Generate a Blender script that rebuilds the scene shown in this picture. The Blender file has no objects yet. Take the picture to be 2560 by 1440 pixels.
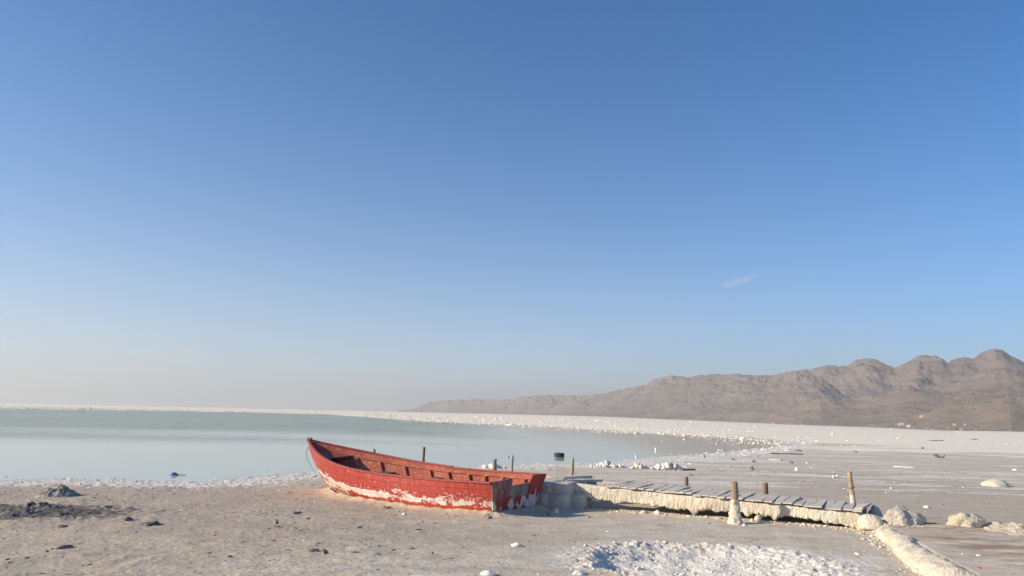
import bpy, bmesh, math, random
import numpy as np
from mathutils import Matrix, Vector
random.seed(7)
RNG = np.random.default_rng(11)
R = math.radians
sc = bpy.context.scene
C = sc.collection

# ------------------------------------------------------------------ camera
F, H, ROLL = 1907.0, 1.8, 0.0225          # focal length in photo pixels, eye height, tilt
PITCH = math.atan(314 / F)
CM = Matrix.Rotation(math.pi / 2 + PITCH, 3, 'X') @ Matrix.Rotation(ROLL, 3, 'Z')
cam = bpy.data.cameras.new('camera')
cam.sensor_width = 36.0
cam.lens = 36.0 * F / 2560
cam.clip_start, cam.clip_end = 0.1, 60000
camo = bpy.data.objects.new('camera', cam)
camo.matrix_world = Matrix.Translation((0, 0, H)) @ CM.to_4x4()
C.objects.link(camo)
sc.camera = camo

# ------------------------------------------------------------------ sky, sun, exposure
SUN_EL, SUN_AZ = R(24), R(-102)            # azimuth clockwise from +Y (the view direction)
W = bpy.data.worlds.new('World')
sc.world = W
W.use_nodes = True
wn = W.node_tree
wn.nodes.clear()
sky = wn.nodes.new('ShaderNodeTexSky')
sky.sky_type = 'NISHITA'
sky.sun_disc = False
sky.sun_elevation = SUN_EL
sky.sun_rotation = SUN_AZ
sky.altitude = 2500
sky.air_density = 1.0
sky.dust_density = 3.0
sky.ozone_density = 4.5
bg = wn.nodes.new('ShaderNodeBackground')
bg.inputs['Strength'].default_value = 0.13
wo = wn.nodes.new('ShaderNodeOutputWorld')
hs = wn.nodes.new('ShaderNodeHueSaturation')
hs.inputs['Saturation'].default_value = 1.24
hs.inputs['Hue'].default_value = .498
wn.links.new(sky.outputs[0], hs.inputs['Color'])
SD = Vector((math.sin(SUN_AZ) * math.cos(SUN_EL), math.cos(SUN_AZ) * math.cos(SUN_EL), math.sin(SUN_EL)))
# dusty air: thicker towards the horizon, brighter on the sun's side of the sky
def wm(op, a, b=0.0, clamp=False):
    q = wn.nodes.new('ShaderNodeMath'); q.operation = op; q.use_clamp = clamp
    for i, x in enumerate((a, b)):
        if hasattr(x, 'is_output'): wn.links.new(x, q.inputs[i])
        else: q.inputs[i].default_value = x
    return q.outputs[0]
wtc = wn.nodes.new('ShaderNodeTexCoord')
wdot = wn.nodes.new('ShaderNodeVectorMath'); wdot.operation = 'DOT_PRODUCT'
wn.links.new(wtc.outputs['Generated'], wdot.inputs[0]); wdot.inputs[1].default_value = SD
wsep = wn.nodes.new('ShaderNodeSeparateXYZ'); wn.links.new(wtc.outputs['Generated'], wsep.inputs[0])
cosd = wm('MULTIPLY_ADD', wdot.outputs['Value'], .5); cosd.node.inputs[2].default_value = .5
elev = wm('MAXIMUM', wsep.outputs[2], 0.0)
DUST_K, DUST_H, DUST_C = .72, .17, (3.9, 4.3, 4.5, 1)
dust = wm('MULTIPLY', wm('EXPONENT', wm('DIVIDE', elev, -DUST_H)), wm('MULTIPLY', wm('POWER', cosd, 1.4), DUST_K))
dust = wm('ADD', dust, wm('MULTIPLY', wm('EXPONENT', wm('MULTIPLY', elev, -7.5)), .6), True)
wmix = wn.nodes.new('ShaderNodeMix'); wmix.data_type = 'RGBA'
wn.links.new(dust, wmix.inputs[0]); wn.links.new(hs.outputs[0], wmix.inputs[6]); wmix.inputs[7].default_value = DUST_C
wn.links.new(wmix.outputs[2], bg.inputs[0])
wn.links.new(bg.outputs[0], wo.inputs[0])
sl = bpy.data.lights.new('sun', 'SUN')
sl.energy = 5.0
sl.angle = R(0.55)
sl.color = (1.0, 0.862, 0.655)
so = bpy.data.objects.new('sun', sl)
so.rotation_euler = SD.to_track_quat('Z', 'Y').to_euler()
so.location = (-30, -10, 30)
C.objects.link(so)
sc.view_settings.view_transform = 'Standard'
sc.view_settings.look = 'None'
sc.view_settings.gamma = 1.0
sc.view_settings.exposure = 0.40
sc.render.engine = 'CYCLES'
sc.cycles.volume_bounces = 1
sc.cycles.max_bounces = 6
sc.cycles.volume_step_rate = 4.0

# ------------------------------------------------------------------ helpers: pixels of the photo to places
def ray(px, py):
    return CM @ Vector(((px - 1280) / F, (720 - py) / F, -1.0))

def gp(px, py, z=0.0):
    d = ray(px, py)
    t = (z - H) / d.z
    return Vector((d.x * t, d.y * t, z))

def azel(px, py):
    d = ray(px, py)
    return math.degrees(math.atan2(d.x, d.y)), math.atan2(d.z, math.hypot(d.x, d.y))

# ------------------------------------------------------------------ helpers: numpy noise
def _h(ix, iy, s):
    n = (ix.astype(np.int64) * 374761393 + iy.astype(np.int64) * 668265263 + s * 974711) & 0x7fffffff
    n = ((n ^ (n >> 13)) * 1274126177) & 0x7fffffff
    return ((n ^ (n >> 16)) & 0xffff) / 65535.0

def pn(x, y, s=0):
    x, y = np.asarray(x, float), np.asarray(y, float)
    ix, iy = np.floor(x), np.floor(y)
    fx, fy = x - ix, y - iy
    ux, uy = fx * fx * fx * (fx * (fx * 6 - 15) + 10), fy * fy * fy * (fy * (fy * 6 - 15) + 10)
    def g(dx, dy):
        a = _h(ix + dx, iy + dy, s) * 6.28318
        return np.cos(a) * (fx - dx) + np.sin(a) * (fy - dy)
    a, b, c, d = g(0, 0), g(1, 0), g(0, 1), g(1, 1)
    return (a + (b - a) * ux + (c - a) * uy + (a - b - c + d) * ux * uy) * 1.5

def fbm(x, y, o=4, s=0, gain=.5):
    r, a = 0, 1.0
    for i in range(o):
        r = r + a * pn(x * 2 ** i + i * 17.3, y * 2 ** i - i * 9.1, s + i)
        a *= gain
    return r

def ridged(x, y, o=4, s=0):
    r, a = 0, 1.0
    for i in range(o):
        r = r + a * (1 - 2 * np.abs(pn(x * 2.1 ** i + i * 7.3, y * 2.1 ** i - i * 3.1, s + i)))
        a *= .5
    return r / 1.9

def pn3(x, y, z, s=0):
    return (pn(x + z * .37, y + z * .73, s) + pn(y - x * .41 + 5.2, z + x * .29, s + 5) + pn(z + y * .33 - 3.1, x - y * .27, s + 9)) / 2.2

def sst(a, b, x):
    t = np.clip((x - a) / (b - a), 0, 1)
    return t * t * (3 - 2 * t)

# ------------------------------------------------------------------ helpers: meshes and objects
def mesh(name, v, f, mat=None, smooth=True, uv=None, attrs=None):
    me = bpy.data.meshes.new(name)
    v = np.asarray(v, np.float32)
    if isinstance(f, np.ndarray):
        k = f.shape[1]
        me.vertices.add(len(v))
        me.vertices.foreach_set('co', v.ravel())
        me.loops.add(f.size)
        me.loops.foreach_set('vertex_index', f.astype(np.int32).ravel())
        me.polygons.add(len(f))
        me.polygons.foreach_set('loop_start', np.arange(0, f.size, k, dtype=np.int32))
        me.polygons.foreach_set('loop_total', np.full(len(f), k, dtype=np.int32))
    else:
        me.from_pydata([tuple(map(float, q)) for q in v], [], [tuple(int(i) for i in q) for q in f])
    me.update(calc_edges=True)
    if smooth:
        me.polygons.foreach_set('use_smooth', np.ones(len(me.polygons), bool))
    if uv is not None:
        L = me.uv_layers.new(name='UVMap')
        idx = np.empty(len(me.loops), np.int32)
        me.loops.foreach_get('vertex_index', idx)
        L.data.foreach_set('uv', np.asarray(uv, np.float32)[idx].ravel())
    for k, a in (attrs or {}).items():
        A = me.attributes.new(k, 'FLOAT', 'POINT')
        A.data.foreach_set('value', np.asarray(a, np.float32).ravel())
    if mat:
        me.materials.append(mat)
    me.validate()
    return me

def obj(name, me, parent=None, loc=None, rot=None):
    o = bpy.data.objects.new(name, me)
    C.objects.link(o)
    o.parent = parent
    if loc is not None:
        o.location = loc
    if rot is not None:
        o.rotation_euler = rot
    return o

def tag(o, label, cat=None, group=None, kind=None):
    o['label'] = label
    if cat: o['category'] = cat
    if group: o['group'] = group
    if kind: o['kind'] = kind
    return o

def thing(name, label, cat, loc=(0, 0, 0), rz=0.0, group=None):
    return tag(obj(name, None, None, loc, (0, 0, rz)), label, cat, group)

def grid_faces(nr, nc, wrap=False):
    i = np.arange(nr - 1)[:, None]
    j = np.arange(nc if wrap else nc - 1)[None, :]
    j2 = (j + 1) % nc
    return np.stack([i * nc + j, i * nc + j2, (i + 1) * nc + j2, (i + 1) * nc + j], -1).reshape(-1, 4)

def flatnoise(v, amp, freq, s=0, dirs=None):
    """push vertices by 3D noise (radially when dirs is given)"""
    v = np.asarray(v, float)
    d = pn3(v[:, 0] * freq, v[:, 1] * freq, v[:, 2] * freq, s) + .5 * pn3(v[:, 0] * freq * 2.3, v[:, 1] * freq * 2.3, v[:, 2] * freq * 2.3, s + 3)
    return v + dirs * (d * amp)[:, None]

def box(x, y, z, taper=0.0, jit=0.0, seg=1):
    """bevel-free box verts centred in x,y with base z=0; seg cuts along x, jit roughens"""
    xs = np.linspace(-x / 2, x / 2, seg + 1)
    v = []
    for q in xs:
        for (a, b) in ((-1, 0), (1, 0), (1, 1), (-1, 1)):
            v.append((q, a * y / 2, b * z))
    v = np.array(v, float)
    if jit:
        v += (RNG.random(v.shape) - .5) * jit
    f = []
    for k in range(seg):
        for e in range(4):
            f.append((k * 4 + e, k * 4 + (e + 1) % 4, k * 4 + 4 + (e + 1) % 4, k * 4 + 4 + e))
    f.append((3, 2, 1, 0))
    n = seg * 4
    f.append((n, n + 1, n + 2, n + 3))
    return v, f

def bevel_me(me, w=.004, segs=1):
    bm = bmesh.new()
    bm.from_mesh(me)
    bmesh.ops.recalc_face_normals(bm, faces=bm.faces)
    bmesh.ops.bevel(bm, geom=list(bm.edges), offset=w, segments=segs, affect='EDGES', profile=.6)
    bm.to_mesh(me)
    bm.free()
    return me

def tube(path, rad, seg=12, namp=0.0, nf=8.0, s=0, cap=True):
    P = np.asarray(path, float)
    n = len(P)
    rad = np.broadcast_to(np.asarray(rad, float), (n,))
    T = np.gradient(P, axis=0)
    T /= np.linalg.norm(T, axis=1)[:, None]
    up = np.array([0, 0, 1.0]) if abs(T[0, 2]) < .8 else np.array([0, 1.0, 0])
    v = []
    for i in range(n):
        a = np.cross(T[i], up); a /= np.linalg.norm(a)
        b = np.cross(a, T[i])
        th = np.arange(seg) / seg * 2 * np.pi
        d = np.outer(np.cos(th), a) + np.outer(np.sin(th), b)
        ring = P[i] + d * rad[i]
        if namp:
            ring = flatnoise(ring, namp, nf, s, d)
        v.append(ring)
    v = np.concatenate(v)
    f = [tuple(q) for q in grid_faces(n, seg, True)]
    if cap:
        f.append(tuple(range(seg))[::-1])
        f.append(tuple(range((n - 1) * seg, n * seg)))
    return v, f

_ico = {}
def ico(sub):
    if sub not in _ico:
        bm = bmesh.new()
        bmesh.ops.create_icosphere(bm, subdivisions=sub, radius=1)
        v = np.array([q.co[:] for q in bm.verts])
        f = np.array([[q.index for q in p.verts] for p in bm.faces])
        bm.free()
        _ico[sub] = (v, f)
    return _ico[sub]

def rock(sx, sy, sz, s=0, amp=.25, fr=1.6, sub=4, flat=-.35, fine=.05):
    v, f = ico(sub)
    d = v.copy()
    v = v + d * (amp * pn3(v[:, 0] * fr, v[:, 1] * fr, v[:, 2] * fr, s) + fine * pn3(v[:, 0] * fr * 5, v[:, 1] * fr * 5, v[:, 2] * fr * 5, s + 4) + .5 * fine * pn3(v[:, 0] * fr * 12, v[:, 1] * fr * 12, v[:, 2] * fr * 12, s + 8))[:, None]
    v[:, 2] = np.where(v[:, 2] < flat, flat + (v[:, 2] - flat) * .2, v[:, 2])
    return v * [sx, sy, sz], f

def scatter(name, pos, size, sub=1, mat=None, flat=.6, s=0, stretch=1.0):
    """many small irregular lumps in one mesh"""
    tv, tf = ico(sub)
    n = len(pos)
    size = np.broadcast_to(size, (n,))
    V = np.repeat(tv[None], n, 0)
    r = 1 + (RNG.random((n, len(tv))) - .5) * .75
    V = V * r[..., None]
    sc3 = np.stack([size * (1 + RNG.random(n) * stretch), size * (.7 + RNG.random(n) * .6), size * flat * (.6 + RNG.random(n) * .8)], -1)
    V = V * sc3[:, None]
    a = RNG.random(n) * 6.28
    x = V[..., 0] * np.cos(a)[:, None] - V[..., 1] * np.sin(a)[:, None]
    y = V[..., 0] * np.sin(a)[:, None] + V[..., 1] * np.cos(a)[:, None]
    V = np.stack([x, y, V[..., 2]], -1) + np.asarray(pos)[:, None]
    Fc = (tf[None] + (np.arange(n) * len(tv))[:, None, None]).reshape(-1, 3)
    return mesh(name, V.reshape(-1, 3), Fc, mat, smooth=False)

# ------------------------------------------------------------------ helpers: materials
class NT:
    def __init__(s, name):
        s.m = bpy.data.materials.new(name)
        s.m.use_nodes = True
        s.t = s.m.node_tree
        s.b = s.t.nodes['Principled BSDF']
        s.out = s.t.nodes['Material Output']
        s.b.inputs['Specular IOR Level'].default_value = .3
    def n(s, k, **kw):
        q = s.t.nodes.new(k)
        for a, b in kw.items(): setattr(q, a, b)
        return q
    def link(s, a, b): s.t.links.new(a, b)
    def put(s, i, v):
        if hasattr(v, 'links') or hasattr(v, 'is_output'): s.link(v, i)
        else: i.default_value = v
    def coord(s, k='Object'): return s.n('ShaderNodeTexCoord').outputs[k]
    def pos(s): return s.n('ShaderNodeNewGeometry').outputs['Position']
    def attr(s, nm): return s.n('ShaderNodeAttribute', attribute_name=nm).outputs['Fac']
    def mapv(s, v, scale=(1, 1, 1), rot=(0, 0, 0), loc=(0, 0, 0)):
        q = s.n('ShaderNodeMapping')
        s.link(v, q.inputs[0])
        q.inputs['Scale'].default_value = scale
        q.inputs['Rotation'].default_value = rot
        q.inputs['Location'].default_value = loc
        return q.outputs[0]
    def noise(s, v, scale, detail=4, rough=.55, dist=0.0):
        q = s.n('ShaderNodeTexNoise')
        s.link(v, q.inputs['Vector'])
        for k, x in (('Scale', scale), ('Detail', detail), ('Roughness', rough), ('Distortion', dist)): q.inputs[k].default_value = x
        return q.outputs['Fac']
    def voro(s, v, scale, feat='F1'):
        q = s.n('ShaderNodeTexVoronoi', feature=feat)
        s.link(v, q.inputs['Vector'])
        q.inputs['Scale'].default_value = scale
        return q.outputs['Distance']
    def math(s, op, a, b=0.0, c=0.0, clamp=False):
        q = s.n('ShaderNodeMath', operation=op)
        q.use_clamp = clamp
        for i, x in enumerate((a, b, c)): s.put(q.inputs[i], x)
        return q.outputs[0]
    def step(s, v, a, b):
        q = s.n('ShaderNodeMapRange', interpolation_type='SMOOTHSTEP')
        s.put(q.inputs['Value'], v)
        q.inputs['From Min'].default_value = a
        q.inputs['From Max'].default_value = b
        return q.outputs[0]
    def mix(s, f, a, b, bt='MIX'):
        q = s.n('ShaderNodeMix', data_type='RGBA', blend_type=bt)
        s.put(q.inputs[0], f)
        for i, x in ((6, a), (7, b)):
            if isinstance(x, tuple): q.inputs[i].default_value = (*x, 1)
            else: s.link(x, q.inputs[i])
        return q.outputs[2]
    def bump(s, h, dist=.01, strength=1.0, prev=None):
        q = s.n('ShaderNodeBump')
        s.put(q.inputs['Height'], h)
        q.inputs['Distance'].default_value = dist
        q.inputs['Strength'].default_value = strength
        if prev is not None: s.link(prev, q.inputs['Normal'])
        return q.outputs[0]
    def fin(s, col, rough=.85, nrm=None):
        if isinstance(col, tuple): s.b.inputs['Base Color'].default_value = (*col, 1)
        else: s.link(col, s.b.inputs['Base Color'])
        s.put(s.b.inputs['Roughness'], rough)
        if nrm is not None: s.link(nrm, s.b.inputs['Normal'])
        return s.m

def two_tone(name, c1, c2, scale, rough=.9, bd=.01, bscale=None, speck=None, lo=.38, hi=.62):
    t = NT(name)
    p = t.coord()
    n1 = t.noise(p, scale, 5, .6)
    col = t.mix(t.step(n1, lo, hi), c1, c2)
    if speck:
        col = t.mix(t.step(t.noise(p, speck[1], 3, .6), speck[2], speck[2] + .06), col, speck[0])
    nb = t.noise(p, bscale or scale * 3, 6, .65)
    return t.fin(col, rough, t.bump(nb, bd))

def m_ground():
    t = NT('mud_and_salt')
    p = t.pos()
    a = t.noise(p, .22, 5, .6)
    b = t.noise(t.mapv(p, (1, 1.7, 1)), 2.3, 7, .65)
    c = t.noise(p, 19, 5, .7)
    col = t.mix(t.step(b, .36, .66), (.42, .347, .262), (.55, .47, .366))
    col = t.mix(t.step(a, .40, .65), col, (.50, .415, .318))
    col = t.mix(t.math('MULTIPLY', t.step(c, .56, .70), .55), col, (.66, .60, .52))
    col = t.mix(t.math('MULTIPLY', t.step(c, .41, .30), .55), col, (.26, .215, .18))
    pl = t.math('MULTIPLY', t.attr('pale'), t.step(t.noise(t.mapv(p, (1, 1.8, 1)), 1.4, 7, .68), .32, .62))
    col = t.mix(t.math('MULTIPLY', pl, .75), col, (.66, .59, .488))
    # broad streaks of darker wet-looking mud
    st = t.noise(t.mapv(p, (.10, .42, 1)), 1.0, 5, .6)
    col = t.mix(t.math('MULTIPLY', t.step(t.math('ADD', st, t.math('MULTIPLY', t.attr('brown'), .25)), .52, .70), .5), col, (.40, .325, .26))
    rl = t.noise(t.mapv(p, (.35, 3.4, 1), (0, 0, -.12)), 1.0, 4, .6, .5)
    col = t.mix(t.math('MULTIPLY', t.math('MULTIPLY', t.attr('ripl'), t.step(rl, .46, .55)), .9), col, (.29, .21, .15))
    # stains with their own shape
    red = t.math('MULTIPLY', t.attr('red'), t.step(t.noise(p, 3.2, 5, .65), .35, .68))
    col = t.mix(t.math('MULTIPLY', red, .75), col, (.50, .30, .215))
    yel = t.math('MULTIPLY', t.attr('yellow'), t.step(t.noise(p, 4.2, 5, .65), .30, .60))
    col = t.mix(t.math('MULTIPLY', yel, .8), col, (.66, .54, .36))
    dk = t.math('MULTIPLY_ADD', t.math('SUBTRACT', t.noise(p, 5.5, 6, .7), .5), 1.6, t.attr('dark'))
    col = t.mix(t.math('MULTIPLY', t.step(dk, .38, .70), .86), col, (.075, .072, .07))
    # salt
    s1 = t.math('SUBTRACT', t.noise(t.mapv(p, (1, 1.5, 1)), 3.1, 8, .68), .5)
    s2 = t.math('SUBTRACT', t.noise(p, 13, 6, .7), .5)
    sk = t.math('MULTIPLY', t.math('SUBTRACT', t.noise(t.mapv(p, (.16, .95, 1), (0, 0, .06)), 1.0, 7, .66, .4), .47), t.math('MULTIPLY', t.attr('far'), 3.2))
    m = t.math('ADD', t.attr('salt'), t.math('ADD', t.math('MULTIPLY', s1, 1.5), t.math('MULTIPLY', s2, .8)))
    m = t.math('ADD', m, sk)
    saltc = t.mix(t.noise(p, 6, 5, .6), (.62, .575, .515), (.80, .76, .695))
    col = t.mix(t.step(m, .42, .72), col, saltc)
    # far white flat
    fw = t.math('ADD', t.attr('flat'), t.math('MULTIPLY', t.math('SUBTRACT', t.noise(t.mapv(p, (.05, .20, 1)), 1.0, 7, .68), .5), 1.7))
    col = t.mix(t.step(fw, .35, .65), col, t.mix(t.noise(t.mapv(p, (.03, .12, 1)), 1.0, 5, .6), (.79, .70, .56), (.90, .82, .68)))
    h = t.math('ADD', t.math('MULTIPLY', b, .6), t.math('ADD', t.math('MULTIPLY', c, .5), t.math('MULTIPLY', t.noise(p, 70, 4, .6), .16)))
    h = t.math('ADD', h, t.math('MULTIPLY', t.step(m, .42, .80), .25))
    nrm = t.bump(t.math('MULTIPLY', h, t.math('MULTIPLY_ADD', t.attr('flat'), -.85, 1.0)), .030, .9)
    rough = t.math('SUBTRACT', .92, t.math('MULTIPLY', t.attr('wet'), .5))
    return t.fin(col, rough, nrm)

def m_water():
    t = NT('milky_lake_water')
    p = t.pos()
    rip = t.attr('ripple')
    patch = t.step(t.noise(t.mapv(p, (.02, .05, 1)), 1.0, 4, .6), .40, .62)
    col = t.mix(rip, (.53, .535, .39), (.20, .305, .20))
    col = t.mix(t.math('MULTIPLY', patch, t.math('MULTIPLY_ADD', rip, -.25, .35)), col, (.44, .49, .40))
    gust = t.noise(t.mapv(p, (.11, .075, 1)), 1.0, 6, .68, .3)
    col = t.mix(t.math('MULTIPLY', rip, t.step(gust, .47, .60)), col, (.14, .22, .145))
    h1 = t.noise(t.mapv(p, (.30, .62, 1)), 1.0, 6, .62)
    h2 = t.noise(t.mapv(p, (2.2, 5.0, 1)), 1.0, 3, .55)
    h = t.math('ADD', t.math('MULTIPLY', h1, t.math('MULTIPLY_ADD', rip, 1.1, .0015)), t.math('MULTIPLY', h2, t.math('MULTIPLY_ADD', rip, .02, .0008)))
    t.b.inputs['IOR'].default_value = 1.34
    t.b.inputs['Specular IOR Level'].default_value = .5
    return t.fin(col, .07, t.bump(h, 1.0, 1.0))

def m_mountain():
    t = NT('bare_mountain_rock')
    p = t.pos()
    n1 = t.noise(p, .0032, 8, .62)
    n2 = t.noise(p, .022, 7, .68)
    col = t.mix(t.step(n1, .38, .62), (.215, .172, .15), (.28, .225, .19))
    col = t.mix(t.math('MULTIPLY', t.step(n2, .5, .68), .6), col, (.15, .125, .115))
    sp = t.math('MULTIPLY_ADD', t.math('SUBTRACT', n2, .5), 1.8, t.attr('outcrop'))
    col = t.mix(t.math('MULTIPLY', t.step(sp, .42, .60), .85), col, (.06, .056, .055))
    col = t.mix(t.math('MULTIPLY', t.attr('foot'), .55), col, (.28, .212, .16))
    h = t.noise(p, .03, 8, .7)
    return t.fin(col, .95, t.bump(h, 16.0, 1.0))

def m_paint(name, hi, low, inside=False):
    t = NT(name)
    uv = t.coord('UV')
    x = t.n('ShaderNodeSeparateXYZ')
    t.link(uv, x.inputs[0])
    u, v = x.outputs[0], x.outputs[1]
    pu = t.mapv(uv, (1.0, .62, 1))
    streak = t.noise(t.mapv(uv, (26, 1.6, 1)), 1.0, 4, .6)
    big = t.noise(pu, 2.6, 6, .62, .4)
    fine = t.noise(pu, 17, 6, .7)
    if inside:
        col = t.mix(t.step(big, .35, .65), (.33, .085, .06), (.42, .13, .085))
        col = t.mix(t.math('MULTIPLY', t.step(fine, .56, .63), .8), col, (.60, .36, .22))
        col = t.mix(t.math('MULTIPLY', t.step(fine, .42, .34), .6), col, (.17, .05, .04))
        return t.fin(col, .8, t.bump(fine, .010, .9))
    col = t.mix(t.step(v, .20, .26), low, hi)
    col = t.mix(t.math('MULTIPLY', t.step(streak, .52, .70), .75), col, (.235, .022, .024))
    col = t.mix(t.math('MULTIPLY', t.step(streak, .44, .32), .55), col, (.55, .17, .14))
    band = t.n('ShaderNodeFloatCurve')
    t.link(v, band.inputs['Value'])
    cv = band.mapping.curves[0]
    for q, (a, b) in enumerate(((0, .04), (.16, .12), (.25, .68), (.36, .90), (.45, .66), (.60, .40), (.8, .14), (1, .06))):
        if q in (0, 7): cv.points[0 if q == 0 else -1].location = (a, b)
        else: cv.points.new(a, b)
    band.mapping.update()
    fwd = t.math('MULTIPLY', t.step(u, 3.0, 4.1), t.step(v, .36, .20))
    fwd = t.math('MULTIPLY', fwd, .82)
    P = t.math('MAXIMUM', band.outputs[0], fwd)
    seam = None
    for q in (.19, .36, .56, .78):
        e_ = t.step(t.math('ABSOLUTE', t.math('SUBTRACT', v, q)), .022, .0)
        seam = e_ if seam is None else t.math('MAXIMUM', seam, e_)
    P = t.math('ADD', P, t.math('MULTIPLY', seam, .16))
    m = t.math('ADD', P, t.math('MULTIPLY', t.math('SUBTRACT', t.noise(t.mapv(uv, (.62, .85, 1)), 5.2, 9, .66, .6), .5), 2.5))
    m = t.math('ADD', m, t.math('MULTIPLY', t.math('SUBTRACT', fine, .5), .95))
    mm = t.step(m, .74, .78)
    sp = t.math('MULTIPLY', t.step(t.math('ADD', fine, t.math('MULTIPLY', P, .10)), .635, .655), .9)
    mm = t.math('MAXIMUM', mm, sp)
    prim = t.mix(t.step(t.noise(pu, 8, 5, .6), .35, .65), (.60, .50, .45), (.76, .67, .62))
    col = t.mix(mm, col, prim)
    h = t.math('ADD', t.math('MULTIPLY', mm, -.5), t.math('MULTIPLY', fine, .35))
    return t.fin(col, t.math('MULTIPLY_ADD', mm, .35, .48), t.bump(h, .006, .8))

def m_transom(name, base, grey):
    t = NT(name)
    p = t.coord()
    fine = t.noise(p, 15, 6, .7)
    vert = t.noise(t.mapv(p, (1, 6, 2.0)), 1.0, 6, .65, .6)
    col = t.mix(t.step(vert, .35, .68), base, grey)
    sep = t.n('ShaderNodeSeparateXYZ')
    t.link(p, sep.inputs[0])
    zr = t.math('MULTIPLY_ADD', t.math('SUBTRACT', t.noise(t.mapv(p, (1, 9, 1.5)), 1.0, 5, .6), .5), .3, sep.outputs[2])
    col = t.mix(t.step(zr, .33, .24), col, (.30, .038, .033))
    low = t.step(sep.outputs[2], .34, .10)
    m = t.math('ADD', t.math('MULTIPLY', low, .34), t.math('ADD', t.math('MULTIPLY', t.math('SUBTRACT', t.noise(t.mapv(p, (1, 1.4, .8)), 4.5, 7, .6, .5), .5), 1.7), t.math('MULTIPLY', t.math('SUBTRACT', vert, .5), .5)))
    mm = t.step(m, .30, .34)
    col = t.mix(mm, col, t.mix(fine, (.50, .44, .43), (.66, .60, .58)))
    return t.fin(col, .7, t.bump(t.math('ADD', t.math('MULTIPLY', mm, -.5), t.math('MULTIPLY', fine, .5)), .006, .8))

def m_wood(name, c1, c2, axis=0, salt=None, salth=.2):
    t = NT(name)
    p = t.coord()
    s = [38, 38, 38]
    s[axis] = 2.2
    g = t.noise(t.mapv(p, tuple(s)), 1.0, 5, .65, .4)
    col = t.mix(t.step(g, .34, .68), c1, c2)
    col = t.mix(t.math('MULTIPLY', t.step(t.noise(p, 9, 5, .6), .55, .72), .5), col, tuple(x * .45 for x in c1))
    if salt:
        sep = t.n('ShaderNodeSeparateXYZ')
        t.link(p, sep.inputs[0])
        z = t.math('MULTIPLY_ADD', t.math('SUBTRACT', t.noise(p, 11, 5, .65), .5), .35, sep.outputs[2])
        col = t.mix(t.step(z, salth, salth - .10), col, salt)
    return t.fin(col, .88, t.bump(g, .006, .9))

def m_crust(name, c1, c2, c3, sc_=1.0, bd=.024):
    t = NT(name)
    p = t.coord()
    n1 = t.noise(p, 3.0 * sc_, 6, .62)
    cell = t.voro(t.mapv(p, (1, 1, .55)), 30 * sc_)
    fine = t.noise(p, 48 * sc_, 5, .7)
    col = t.mix(t.step(n1, .36, .64), c1, c2)
    col = t.mix(t.math('MULTIPLY', t.step(fine, .40, .28), .5), col, c3)
    h = t.math('SUBTRACT', t.math('MULTIPLY', fine, .9), t.math('MULTIPLY', cell, .55))
    return t.fin(col, .9, t.bump(h, bd, .9))

def m_plain(name, c, rough=.5, spec=.5, sc_=20, amt=.25):
    t = NT(name)
    p = t.coord()
    col = t.mix(t.math('MULTIPLY', t.step(t.noise(p, sc_, 5, .65), .40, .68), amt), c, tuple(min(1, .5 * x + .18) for x in c))
    t.b.inputs['Specular IOR Level'].default_value = spec
    return t.fin(col, rough, t.bump(t.noise(p, sc_ * 3, 4, .6), .003, .6))

CRUST = m_crust('cream_salt_crust', (.655, .575, .45), (.76, .69, .57), (.44, .34, .225))
CRUST_G = m_crust('grey_salt_crust', (.44, .39, .34), (.58, .53, .47), (.25, .21, .18), .8, .018)
CRUST_T = m_crust('tan_salt_crust', (.52, .44, .33), (.66, .58, .46), (.30, .24, .17), .7, .018)
SALT = two_tone('white_salt', (.72, .675, .61), (.83, .795, .74), 9, .85, .012)
DARKROCK = two_tone('dark_wet_clod', (.10, .095, .09), (.21, .19, .17), 9, .85, .02, speck=((.38, .35, .31), 14, .6))
MUDC = two_tone('dark_mud_crumb', (.15, .125, .105), (.27, .235, .20), 6, .9, .01)
GREYROCK = two_tone('grey_brown_clod', (.22, .195, .17), (.42, .385, .34), 11, .9, .02)
PLANK = m_wood('weathered_grey_plank', (.50, .45, .385), (.66, .60, .52), 0)
PLANK_B = m_wood('sun_bleached_plank_end', (.42, .38, .33), (.60, .55, .48), 0)
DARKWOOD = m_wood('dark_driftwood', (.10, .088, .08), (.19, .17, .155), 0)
POST = m_wood('brown_post_wood', (.22, .15, .10), (.37, .27, .185), 2, salt=(.66, .58, .48), salth=.34)
POST_D = m_wood('dark_post_wood', (.14, .085, .06), (.30, .19, .13), 2, salt=(.60, .55, .49), salth=.38)
POST_Y = m_wood('pale_post_wood', (.33, .25, .16), (.49, .385, .26), 2, salt=(.68, .61, .50), salth=.45)

# ================================================================== THE SETTING
ZW = -0.045                                     # level of the lake
BO = np.array([.232, 14.475])                   # boat: middle of the transom, heading of the bow
BA = R(144.96)
BU = np.array([math.cos(BA), math.sin(BA)])
BN = np.array([BU[1], -BU[0]])                  # towards the far side
BL = 5.847
JA, JB = np.array(gp(1480, 1257, .10)[:2]), np.array(gp(2170, 1324)[:2])   # foot of the jetty's near beam
JU = (JB - JA) / np.linalg.norm(JB - JA)
JN = np.array([-JU[1], JU[0]])

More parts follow.
